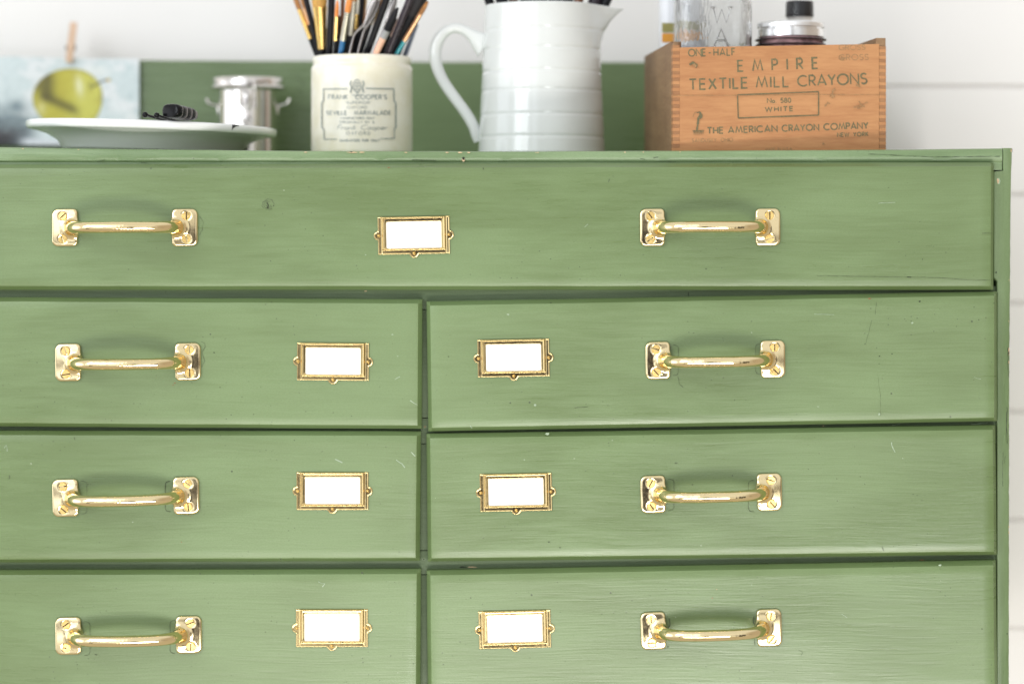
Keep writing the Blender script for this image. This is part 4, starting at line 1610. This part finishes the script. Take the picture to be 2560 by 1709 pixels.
# ------------------------------------------------------------------ brushes
BLK = simple('black_lacquer', (.006, .006, .008), .42, var=.3, ior=1.3)
GOLD = simple('gold_ferrule', (.82, .56, .20), .24, metal=1, var=.1)
SILV = simple('silver_ferrule', (.50, .48, .40), .28, metal=1, var=.1)
COPP = simple('copper_ferrule', (.70, .40, .22), .3, metal=1, var=.1)
BRIS_B = simple('brown_bristle', (.36, .16, .05), .7, var=.4, nscale=900, sc3=(1, 1, .05))
BRIS_G = simple('golden_bristle', (.50, .27, .06), .6, var=.3, nscale=900, sc3=(1, 1, .05))
BRIS_W = simple('white_bristle', (.80, .77, .66), .7, var=.15, nscale=900, sc3=(1, 1, .05))
BRIS_O = simple('orange_bristle', (.75, .26, .06), .6, var=.2, nscale=900, sc3=(1, 1, .05))
BRIS_K = simple('black_bristle', (.015, .013, .014), .6, var=.4, nscale=900, sc3=(1, 1, .05))
BLUE = simple('blue_lacquer', (.02, .14, .32), .25, var=.1, coat=.4)
TEAL = simple('teal_lacquer', (.01, .32, .38), .25, var=.1, coat=.4)
PEACH = simple('peach_handle', (.82, .48, .34), .4, var=.06)
GREYB = simple('slate_blue_handle', (.13, .16, .22), .35, var=.1)
PLUM = simple('plum_black_lacquer', (.035, .025, .035), .3, var=.2, ior=1.4)
BRN = simple('brown_lacquer', (.16, .06, .025), .3, var=.3)
STEEL = simple('palette_steel', (.30, .28, .27), .22, metal=1, var=.1)


def brush(label, p0, p1, Y0, Y1, seg, grp='artist brushes in the cream jar', name='paint_brush', cat='brush', foot=None):
    """p0: pixel where it leaves the jar, p1: a pixel higher up; seg: list of (name, y_from, y_to, r0_px, r1_px, flat, material); y in pixels downwards, None = foot"""
    if grp.startswith('artist'):
        # rim crossing inside the jar's mouth, foot on its floor at the jar's middle depth
        dxr = W(p0[0], 0, my).x - mx
        lim = math.sqrt(max(1e-6, (mr * .86) ** 2 - dxr * dxr)) * .94
        Y0 = my + max(-1, min(1, (Y0 - my) / .042)) * lim
        zr_, zf_ = W(0, p0[1], Y0).z, TOPZ + .009
        Y1 = my + (Y0 - my) * (1 + (W(0, p1[1], Y0).z - zr_) / (zr_ - zf_))

    def at(y):
        t = (y - p0[1]) / (p1[1] - p0[1])
        return W(lerp(p0[0], p1[0], t), y, lerp(Y0, Y1, t))
    # continue the axis down into the jar
    a_, c_ = at(p0[1]), at(p1[1])
    d = (c_ - a_).normalized()
    t = (foot or (TOPZ + .009)) - a_.z
    ft = a_ + d * (t / d.z)
    root = empty(name, ft, label, cat, grp)
    for nm, ya, yb, ra, rb, fl, mt_ in seg:
        P0 = ft if ya is None else at(ya)
        P1 = at(yb)
        k_ = (Y0 - CAM_Y) / F * (1.18 if grp.startswith('artist') else 1)
        n_ = 7
        pts = [P0.lerp(P1, i / (n_ - 1)) for i in range(n_)]
        rr = [lerp(ra, rb, i / (n_ - 1)) * k_ for i in range(n_)]
        if nm == 'bristle':
            rr = [rr[0] * q for q in (1, 1.08, 1.1, 1.05, .92, .7, .35)]
        if nm == 'ferrule':
            rr = [q * e for q, e in zip(rr, (1.04, 1.0, 1.0, 1.0, 1.0, 1.0, 1.03))]
        MB().tube(pts, rr, 14, flat=[fl] * n_).build(nm, mt_, root, angle=60)
    return root


def std(label, p0, p1, yf, yb, ytip, w, hm_, fm, bm_, fl=1.0, fw=None, Y0=.13, Y1=.13, **k):
    """brush with handle up to yf, ferrule to yb, bristle to ytip"""
    fw = fw or w
    return brush(label, p0, p1, Y0, Y1, [('handle', None, yf, w * .55, w * .95, 1, hm_), ('ferrule', yf + 1, yb, w, fw, fl, fm), ('bristle', yb + 1, ytip, fw * .95, fw * .9, fl, bm_)], **k)


std('leftmost brush with long gold ferrule and black handle, leaning far left', (792, 139), (749, 24), 97, 24, -30, 5.6, BLK, GOLD, BRIS_B, Y0=.135, Y1=.125)
std('second brush from the left, slim gold ferrule and reddish bristle', (799, 139), (756, 0), 60, 22, -40, 5.0, BLK, COPP, BRIS_B, Y0=.15, Y1=.15)
brush('thick plain black handle leaning left beside the leftmost brushes', (800, 139), (765, 0), .145, .135, [('handle', None, -60, 5, 6.5, 1, BLK)])
std('wide flat brush with broad golden ferrule, front left of the bunch', (806, 139), (799, 16), 122, 17, -45, 6.5, BLK, GOLD, BRIS_G, fl=1.25, fw=12.5, Y0=.122, Y1=.118)
brush('upright thick black handle just right of the wide golden ferrule', (823, 139), (829, 0), .128, .128, [('handle', None, -70, 7.5, 7.5, 1, BLK)])
std('small brush with bright orange bristle and slim gold ferrule', (837, 139), (843, 10), 101, 42, 2, 4.2, BLK, GOLD, BRIS_O, Y0=.122, Y1=.122)
brush('brown lacquered handle behind the orange-tipped brush', (851, 139), (857, 0), .15, .15, [('handle', None, -60, 4.5, 4.5, 1, BRN)])
std('brush with blue handle and long silver ferrule', (851, 139), (872, 12), 100, 30, -20, 6.4, BLUE, SILV, BRIS_O, fl=1.0, Y0=.119, Y1=.119)
std('brush with olive silver ferrule right behind the blue-handled one', (872, 139), (886, 0), 88, 4, -50, 6.0, BLK, SILV, BRIS_B, Y0=.14, Y1=.14)
std('brush with white bristle and thin gold ferrule near the middle', (884, 139), (891, 4), 74, 36, -30, 5.2, BLK, GOLD, BRIS_W, fl=1.3, Y0=.15, Y1=.15)
std('brush with tan flat bristle behind the palette knife', (899, 139), (908, 0), 60, 24, -40, 6, BLK, COPP, BRIS_G, fl=1.3, Y0=.16, Y1=.165)
std('soft brush with large rounded white tip, centre right of the bunch', (900, 139), (941, 8), 60, 18, -22, 5.5, BLK, SILV, BRIS_W, fw=10, Y0=.145, Y1=.145)
std('brush with dark gold ferrule leaning right behind the palette knife', (915, 139), (956, 12), 104, 26, -20, 5.6, BLK, GOLD, BRIS_B, Y0=.138, Y1=.138)
brush('thick black handle leaning right, middle of the bunch', (915, 139), (966, 0), .132, .132, [('handle', None, -50, 6.5, 8, 1, BLK)])
brush('black handle at the centre of the jar behind the palette knife', (893, 139), (905, 0), .152, .16, [('handle', None, -40, 8, 6, 1, BLK)])
std('brush with bare peach handle and grey collar', (937, 139), (979, 52), 94, 76, 20, 7.5, PEACH, simple('grey_collar', (.28, .28, .28), .5), BLK, Y0=.118, Y1=.118)
std('brush with pinkish silver ferrule and orange bristle leaning right', (960, 139), (1010, 26), 92, 22, -10, 5.0, BLK, simple('rose_ferrule', (.58, .40, .32), .35, metal=.8), BRIS_O, Y0=.135, Y1=.135)
brush('glossy plum black handle leaning right', (968, 139), (1024, 0), .122, .122, [('handle', None, -50, 5.5, 8, 1, PLUM)])
std('large black flat brush spreading at the far right of the bunch', (978, 139), (1040, 14), 90, 40, -60, 8, BLK, BLK, BRIS_K, fl=1.35, fw=12, Y0=.14, Y1=.14)
std('brush with teal handle and thin copper ferrule at the far right', (989, 139), (1053, 32), 102, 36, 4, 5.0, TEAL, COPP, BRIS_B, Y0=.120, Y1=.120)
brush('slate blue flat handle at the right rim of the jar', (1012, 139), (1040, 66), .15, .15, [('handle', None, 60, 9, 4, 1.0, GREYB)])
brush('second plain black handle leaning right toward the jug', (990, 139), (1046, 10), .155, .155, [('handle', None, -30, 9, 8, 1, BLK)])
brush('black handle deep in the right half of the jar', (950, 139), (972, 80), .165, .16, [('handle', None, 45, 9, 9, 1, BLK)])
brush('black handle between the blue brush and the palette knives', (866, 139), (868, 80), .165, .16, [('handle', None, 50, 8, 8, 1, BLK)])
brush('dark handle filling the left front of the jar', (812, 139), (812, 60), .14, .14, [('handle', None, 70, 7, 5, 1, BLK)])
brush('dark handle just left of the blue one', (843, 139), (845, 60), .145, .145, [('handle', None, 40, 7, 5, 1, BLK)])


def knife(label, px, Y, blade, wpx, rivet=None):
    dxr = W(px[0][0], 0, my).x - mx
    Y = my - math.sqrt((mr * .86) ** 2 - dxr * dxr) * max(0, min(.96, (my - Y) / .042))
    pts = [W(x, y, Y) for x, y in px]
    k_ = (Y - CAM_Y) / F
    d = (pts[1] - pts[0]).normalized()
    d.y = (Y - my) / (pts[0].z - TOPZ - .009) * d.z
    ft = pts[0] + d * ((TOPZ + .009 - pts[0].z) / d.z)
    root = empty('palette_knife', ft, label, 'palette knife', 'palette knives in the cream jar')
    mid, _ = catmull(pts, [1] * len(pts), 4)
    MB().tube([ft] + mid, wpx * k_, 12).build('shank', STEEL, root, angle=60)
    bp = [W(x, y, Y) for x, y in blade]
    MB().tube([bp[0].lerp(bp[1], i / 8) for i in range(9)], [2.2 * k_] * 9, 14, flat=[1.2, 2.0, 2.8, 3.4, 3.8, 3.9, 3.6, 2.6, .8]).build('blade', STEEL, root, angle=60)
    if rivet:
        c_ = W(*rivet, Y - wpx * k_ * 1.1)
        MB().lathe([(.0022, 0), (.002, .0006), (.001, .0012), (.0002, .0013)], 18, mat=Matrix.Translation(c_) @ Matrix.Rotation(math.radians(90), 4, 'X')).build('rivet', STEEL, root)
    return root


knife('palette knife with a cranked steel shank in the middle of the jar', [(873, 139), (879, 112), (886, 88), (898, 74), (911, 62)], .117, [(911, 62), (944, -10)], 3.2)
knife('steel knife with a straight dull shank right of the cranked one', [(893, 139), (900, 112), (908, 84), (914, 70)], .124, [(912, 76), (950, 0)], 3.0)
knife('steel palette knife with a rivet leaning right above the peach handle', [(930, 139), (946, 104), (962, 64), (972, 44)], .114, [(962, 68), (992, -14)], 3.0, (968, 53))

# dark brush handles standing in the white jug
jb = [(1232, 12, 9, BLK, 'black handle nearest the jug handle'), (1262, 6, 12, BLK, 'thick black handle, second from the left in the jug'), (1289, 5, 9, BRN, 'dark brown handle left of centre in the jug'),
      (1318, 4, 12, BLK, 'thick black handle just left of the middle of the jug'), (1350, 4, 14, BLK, 'broad black handle in the middle of the jug'), (1384, 4, 13, BLK, 'thick black handle right of the middle of the jug'),
      (1414, 5, 11, BLK, 'black handle third from the spout'), (1440, 6, 9, BRN, 'dark brown handle second from the spout'), (1478, 8, 13, PLUM, 'plum black handle leaning to the spout of the jug')]
for i, (x, y, w_, mt_, lb) in enumerate(jb):
    xx = x
    x2 = x + (x - 1354) * .10
    yy_ = jgy + random.uniform(-.02, .012)
    brush(lb, (xx, 40), (x2, -10), yy_, yy_, [('handle', None, -90, w_ * .9, w_ * 1.4, 1, mt_)], grp='dark brush handles in the white jug')
brush('wide black handle resting in the spout of the jug', (1500, 40), (1520, -6), jgy, jgy, [('handle', None, -80, 10, 15, 1, BLK)], grp='dark brush handles in the white jug', foot=W(0, 60, jgy).z)


# ------------------------------------------------------------------ steel canister
STL = simple('stainless_steel', (.70, .67, .64), .12, metal=1, var=.06, nscale=30, sc3=(1, 1, .2))
cy2 = .30
kk = (cy2 - CAM_Y) / F
cx2 = W(620.5, 0, cy2).x
cr = 73 * kk
lr = 93 * kk
can = empty('steel_canister', (cx2, cy2, TOPZ), 'small stainless steel canister with clasp lid and wire side handles, behind the enamel plate', 'canister')
mt = Matrix.Translation((cx2, cy2, 0))
zt_ = W(0, 193, cy2 - .02).z
zl_ = W(0, 221, cy2 - .02).z
MB().lathe([(.001, TOPZ + .0004), (cr * .97, TOPZ + .0004), (cr, TOPZ + .002), (cr, TOPZ + .0035)] + [(cr, lerp(TOPZ + .004, zl_ - .004, i / 8)) for i in range(9)] + [(cr, zl_ - .0025), (cr, zl_ - .001), (cr * 1.02, zl_), (.001, zl_)], 72, mat=mt).build('body', STL, can, angle=50)
MB().lathe([(cr * 1.0, zl_ + .0002), (lr * 1.02, zl_ + .0002), (lr * 1.04, zl_ + .001), (lr * 1.0, zl_ + .0022), (lr * .95, zl_ + .0035), (lr * .945, zt_ - .001), (lr * .92, zt_), (.001, zt_ + .0004)], 72, mat=mt).build('lid', STL, can, angle=50)


def cz(px, py, dy=0.0):
    return W(px, py, cy2 - cr - .002 + dy)


mb = MB()
a_, c_ = cz(598, 221), cz(641, 195)
mb.box(a_.x, c_.x, a_.y - .006, a_.y - .0035, a_.z, c_.z, bev=.0004)
v0, v1, v2, v3 = cz(606, 236), cz(630, 236), cz(626, 275), cz(611, 275)
mb.tube([cz(618, 236, -.003), cz(618, 255, -.003), cz(618, 274, -.002)], [.0016] * 3, 12, flat=[2.9, 2.6, 2.2])
mb.tube([cz(600, 222, -.003), cz(600, 250, -.002), cz(602, 266, 0)], .0011, 10)
mb.tube([cz(639, 222, -.003), cz(640, 248, -.002), cz(641, 270, 0)], .0011, 10)
a_, c_ = cz(604, 308), cz(634, 276)
mb.box(a_.x, c_.x, a_.y - .001, a_.y + .002, a_.z, c_.z, bev=.0004)
mb.build('clasp', STL, can, angle=40)
for s in (-1, 1):
    f_ = lambda x, y: W(620.5 + s * x, y, cy2)
    P_, R_2 = catmull([f_(70, 292), f_(74, 276), f_(76, 266), f_(88, 262), f_(99, 258), f_(104, 246)], [.0016] * 6, 4)
    MB().tube(P_, R_2, 10).build('wire_handle', STL, can, angle=60)

# ------------------------------------------------------------------ enamel plate
m, bb, p = new_mat('white_enamel')
g = bb.n('ShaderNodeNewGeometry').outputs['Position']
n2 = bb.noise(g, 330, 3, .6)
bb.put(p.inputs['Base Color'], bb.mix(bb.ramp(n2, (.74, .82, 0, .5)), (.80, .815, .81), (.42, .33, .2)))
p.inputs['Roughness'].default_value = .18
p.inputs['Coat Weight'].default_value = .3
ENAM = m
py_ = .133
pR = .1100
pc = W(378.5, 0, py_).x
tl_ = math.radians(1.85)
MT = Matrix.Translation((pc, py_, TOPZ)) @ Matrix.Rotation(tl_, 4, 'Y')
# lift so that the lowest point of the tilted foot rests on the top
LIFT = .076 * math.sin(tl_) - .0008
MT = Matrix.Translation((0, 0, LIFT)) @ MT
plate_top = .0225


def plz(r_):
    return r_


prof = [(.001, .0), (.070, .0), (.0755, .0006), (.0785, .0030), (.083, .0092), (.092, .0142), (.101, .0168), (.1058, .0176), (.1072, .0178), (.1088, .0182), (.1098, .0194), (.1103, .0210), (.1103, .0232), (.1096, .0246), (.1080, .0252), (.1058, .0246), (.100, .0215), (.085, .0120), (.078, .0060), (.070, .0035), (.001, .0035)]
plate = MB().lathe(prof, 144, mat=MT)
CHIP = simple('black_enamel_chip', (.02, .02, .02), .6, var=.2)


def pl_pt(px, zl):
    """point on the outside of the rim in front at pixel column px, local height zl"""
    r_ = .11040
    X = W(px, 0, py_ - .1).x - pc
    th = math.asin(max(-1, min(1, X / r_)))
    return MT @ Vector((r_ * math.sin(th), -r_ * math.cos(th), zl))


for (x0, x1, z0_, z1_, shp) in [(570, 585, .0195, .0246, 1), (676, 681, .0186, .0232, 0)]:
    n_ = 6
    up = [pl_pt(lerp(x0, x1, i / n_), z1_) for i in range(n_ + 1)]
    lo_ = [pl_pt(lerp(x0, x1, i / n_), (lerp(z0_, z1_ - .001, min(1, (i / n_) ** .5 * 1.2)) if shp else z0_ + .0005 * (i % 2))) for i in range(n_ + 1)]
    plate.add(up + lo_, [(i, i + 1, n_ + 1 + i + 1, n_ + 1 + i) for i in range(n_)], 1)
pl = plate.build('enamel_plate', [ENAM, CHIP], None, angle=70)
tag(pl, 'wide white enamel plate with black chips in its rolled rim, left front', 'plate')

# black tool handle and two thin rods lying across the front rim of the plate
GLB = simple('glossy_black_resin', (.004, .004, .005), .2, var=.2, ior=1.28)
rz_ = lambda px, py: W(px, py - 3, py_ - .1085)
e0 = rz_(425, 279.5)
tdir = Vector((.5, .86, -.10)).normalized()
sd_ = tdir.cross(Vector((0, 0, 1))).normalized()
up_ = sd_.cross(tdir).normalized()
mb = MB()


def tool_sec(s_, wx, hz_, pw=3.2, n_=28):
    c_ = e0 + tdir * s_
    out_ = []
    for i in range(n_):
        a = 2 * math.pi * i / n_
        k_ = (abs(math.cos(a)) ** pw + abs(math.sin(a)) ** pw) ** (-1 / pw)
        out_.append(c_ + sd_ * math.cos(a) * k_ * wx + up_ * math.sin(a) * k_ * hz_)
    return out_


def sweep(mb, secs, mi=0):
    n_ = len(secs[0])
    vs = [v for s_ in secs for v in s_]
    fs = [(j * n_ + i, j * n_ + (i + 1) % n_, (j + 1) * n_ + (i + 1) % n_, (j + 1) * n_ + i) for j in range(len(secs) - 1) for i in range(n_)]
    fs += [tuple(range(n_)), tuple((len(secs) - 1) * n_ + i for i in range(n_))]
    mb.add(vs, fs, mi)


tool = empty('ridged_tool', e0, 'glossy black ridged tool handle lying end-on on the front rim of the enamel plate', 'tool handle')
sweep(mb, [tool_sec(-.0004, .0060, .0036), tool_sec(.0, .0080, .0052), tool_sec(.001, .0088, .0058), tool_sec(.004, .0090, .0060), tool_sec(.006, .0088, .0058)])
for i in range(3):
    s0 = .0075 + i * .0065
    sweep(mb, [tool_sec(s0 - .0010, .0085, .0054), tool_sec(s0, .0086, .0056), tool_sec(s0 + .0035, .0086, .0056), tool_sec(s0 + .0045, .0080, .0050)])
mb.build('grip', GLB, tool, angle=40)
mb = MB()
sweep(mb, [tool_sec(.002, .0072, .0046), tool_sec(.029, .0070, .0042)])
for i in range(3):
    s0 = .0058 + i * .0065
    sweep(mb, [tool_sec(s0, .0088, .0058), tool_sec(s0 + .0009, .0088, .0058)])
mb.build('metal_core', simple('pale_metal_core', (.24, .22, .22), .4, metal=.3), tool, angle=40)
for lb, bx_ in (('thin black rod with a round end, further left on the plate rim', (363, 290)), ('thin black rod with a round end, touching the ridged black tool', (392, 291.5))):
    p0_ = rz_(*bx_)
    r_ = empty('round_tipped_rod', p0_, lb, 'rod', 'round-tipped rods on the plate')
    d_ = Vector((.42, .9, -.12)).normalized()
    bm = bmesh.new()
    bmesh.ops.create_uvsphere(bm, u_segments=20, v_segments=12, radius=.0025)
    MB().add([v.co + p0_ for v in bm.verts], [tuple(v.index for v in f.verts) for f in bm.faces]).build('tip', GLB, r_, angle=80)
    bm.free()
    MB().tube([p0_ + d_ * .001, p0_ + d_ * .055], .0012, 12).build('shaft', GLB, r_, angle=60)


# ------------------------------------------------------------------ still-life painting clipped to the backboard
PY = .3545
x0_, x1_ = -46, 348
NXp, NYp = 230, 140


def sst(a, c, x):
    t = np.clip((x - a) / (c - a), 0, 1)
    return t * t * (3 - 2 * t)


gx_, gy_ = np.meshgrid(np.linspace(0, 1, NXp), np.linspace(0, 1, NYp))
PX = x0_ + (x1_ - x0_) * gx_
ytop = 142 + 6 * gx_
ybot = 368 + 0 * gx_
PYX = ytop + (ybot - ytop) * gy_


def fbm(sx_, sy_, seed):
    o_ = np.zeros(PX.shape)
    for j in range(NYp):
        for i in range(NXp):
            o_[j, i] = noise.fractal(Vector((PX[j, i] / sx_, PYX[j, i] / sy_, seed)), .8, 2.1, 4)
    return o_


n_a, n_b, n_c = fbm(60, 45, 1.0), fbm(28, 24, 7.0), fbm(9, 14, 3.0)
bg_ = np.ones(PX.shape + (3,)) * np.array([.66, .74, .76])
mix3 = lambda a, c, t: a * (1 - t[..., None]) + np.array(c) * t[..., None]
bg_ = mix3(bg_, (.80, .83, .85), sst(-.1, .5, n_a))
bg_ = mix3(bg_, (.52, .62, .64), sst(.1, .7, n_b) * .7)
dl = sst(225, 330, PYX + 22 * n_b - .35 * np.maximum(PX - 40, 0)) * sst(130, 30, PX)
bg_ = mix3(bg_, (.20, .26, .29), np.clip(dl * 1.3, 0, .95))
bg_ = mix3(bg_, (.18, .24, .28), np.exp(-(((PX - 40) / 30) ** 2 + ((PYX - 268) / 16) ** 2)) * .7)
bg_ = mix3(bg_, (.035, .035, .04), sst(296, 338, PYX + 14 * n_b) * sst(110, 10, PX))
bg_ = mix3(bg_, (.60, .64, .68), sst(338, 350, PYX - .06 * PX) * sst(40, 80, PX))
bg_ = mix3(bg_, (.85, .87, .85), np.exp(-(((PX - 235) / 34) ** 2 + ((PYX - 180) / 16) ** 2)) * .8)
bg_ = mix3(bg_, (.86, .88, .90), np.exp(-(((PX - 300) / 26) ** 2 + ((PYX - 272) / 18) ** 2)) * .7)
ax_ = (PX - 171) / 87.5
ay_ = (PYX - 249) / 80.0
rad_ = np.sqrt(ax_ ** 2 + ay_ ** 2) + .03 * np.sin(3 * np.arctan2(ay_, ax_) + .8) + .008 * n_c
ap = np.ones(PX.shape + (3,)) * np.array([.56, .50, .065])
ap = mix3(ap, (.66, .64, .13), sst(150, 215, PX + .25 * (PYX - 240)) * .8)
ap = mix3(ap, (.38, .34, .06), sst(.86, 1.0, rad_) * .65)
ap = mix3(ap, (.50, .42, .06), sst(.0, .6, n_b) * .35)
band = np.exp(-((PX - 117 - 3 * n_c) / 21) ** 2) * sst(175, 190, PYX) * sst(262, 240, PYX)
ap = mix3(ap, (.115, .10, .022), band * .9)
cl = PYX - (232 + (PX - 105) * .42)
band2 = np.exp(-((cl - 8) / 14) ** 2) * sst(96, 112, PX) * sst(212, 175, PX)
ap = mix3(ap, (.115, .10, .022), band2 * .85)
ap = mix3(ap, (.14, .125, .03), np.exp(-(((PX - 100) / 16) ** 2 + ((PYX - 215) / 16) ** 2)) * .7)
ap = mix3(ap, (.70, .66, .28), np.exp(-(((PX - 104) / 10) ** 2 + ((PYX - 272) / 16) ** 2)) * .8)
ap = mix3(ap, (.86, .85, .55), np.exp(-(((PX - 198 - .12 * (PYX - 215)) / 9) ** 2 + ((PYX - 215) / 23) ** 2)) * .9)
ap = mix3(ap, (.25, .23, .05), np.exp(-(((PX - 226) / 6) ** 2 + ((PYX - 214) / 10) ** 2)) * .8)
ap = mix3(ap, (.22, .21, .06), np.exp(-(((PX - 255) / 6) ** 2 + ((PYX - 244) / 10) ** 2)) * .6)
inside = sst(1.02, .97, rad_)[..., None]
cc = bg_ * (1 - inside) + ap * inside
# stem
sx0, sy0, sx1, sy1 = 232, 216, 268, 199
tt = np.clip(((PX - sx0) * (sx1 - sx0) + (PYX - sy0) * (sy1 - sy0)) / ((sx1 - sx0) ** 2 + (sy1 - sy0) ** 2), 0, 1)
ds = np.hypot(PX - sx0 - tt * (sx1 - sx0), PYX - sy0 - tt * (sy1 - sy0) + 2 * np.sin(tt * 3))
cc = mix3(cc, (.09, .08, .05), sst(3.2, 1.6, ds) * .9)
cc = mix3(cc, (.60, .42, .06), sst(6, 3, np.hypot(PX - 271, PYX - 200)))
cc = np.clip(cc * .97 * (1 + .06 * n_c[..., None]), .01, .9)
vs, fs = [], []
for j in range(NYp):
    for i in range(NXp):
        y_ = PYX[j, i]
        curl = .0075 * max(0, (j / (NYp - 1) - .80) / .2) ** 2 + .001 * math.sin(i * .03)
        p_ = W(PX[j, i], y_, PY)
        vs.append((p_.x, PY - curl, p_.z + curl * .25))
k1 = len(vs)
for q in list(vs):
    vs.append((q[0], q[1] + .0009, q[2]))
for j in range(NYp - 1):
    for i in range(NXp - 1):
        a_ = j * NXp + i
        fs.append((a_, a_ + 1, a_ + NXp + 1, a_ + NXp))
        fs.append((k1 + a_, k1 + a_ + NXp, k1 + a_ + NXp + 1, k1 + a_ + 1))
rim_ = [i for i in range(NXp)] + [j * NXp + NXp - 1 for j in range(1, NYp)] + [(NYp - 1) * NXp + i for i in range(NXp - 2, -1, -1)] + [j * NXp for j in range(NYp - 2, 0, -1)]
for q in range(len(rim_)):
    a_, c_ = rim_[q], rim_[(q + 1) % len(rim_)]
    fs.append((a_, k1 + a_, k1 + c_, c_))
m, bb, p = new_mat('painted_paper')
at_ = bb.n('ShaderNodeAttribute', attribute_name='paint')
bb.put(p.inputs['Base Color'], at_.outputs['Color'])
p.inputs['Roughness'].default_value = .5
g = bb.n('ShaderNodeTexCoord').outputs['Object']
bump(bb, p, bb.noise(g, 220, 3, .6, sc3=(.5, 1, 1)), .3, .0008)
PNT = m
pa = mesh_obj('apple_painting', vs, fs, PNT, None, angle=60)
ca_ = pa.data.color_attributes.new('paint', 'FLOAT_COLOR', 'POINT')
flat_ = np.concatenate([cc.reshape(-1, 3), np.ones((NXp * NYp, 3)) * .7])
flat_ = np.concatenate([flat_, np.ones((len(flat_), 1))], 1)
ca_.data.foreach_set('color', flat_.ravel())
tag(pa, 'unframed painting of a yellow-green apple on blue-grey ground, pinned against the green backboard', 'painting')

# clothespin gripping painting and backboard
PIN = simple('pale_peg_wood', (.72, .50, .36), .6, var=.12, nscale=300, sc3=(1, 1, .1))
peg = empty('clothespin', W(172, 150, .358), 'pale wooden clothespin upright on the backboard above the apple painting', 'clothespin')


def peg_leg(ys, nm='leg'):
    mb = MB()
    P0, P1 = W(172.5, 157, ys[0]), W(184.5, 57, ys[1])
    d_ = (P1 - P0)
    ux_ = Vector((d_.z, 0, -d_.x)).normalized()
    uy_ = d_.cross(ux_).normalized()
    secs = []
    for t, th in ((0, .0016), (.06, .0024), (.3, .0042), (.42, .0044), (.7, .0030), (1, .0018)):
        c_ = P0 + d_ * t
        w2 = .0033
        secs.append([c_ + ux_ * w2 + uy_ * th / 2, c_ + ux_ * w2 - uy_ * th / 2, c_ - ux_ * w2 - uy_ * th / 2, c_ - ux_ * w2 + uy_ * th / 2])
    sweep(mb, secs)
    mb.build(nm, PIN, peg, smooth=False)


peg_leg((.3520, .345))
peg_leg((.3700, .378))
sp0 = W(177, 120, .361)
MB().tube([sp0 + Vector((-.005, 0, 0)), sp0 + Vector((.005, 0, 0))], .0026, 16).build('spring', STEEL, peg, angle=60)
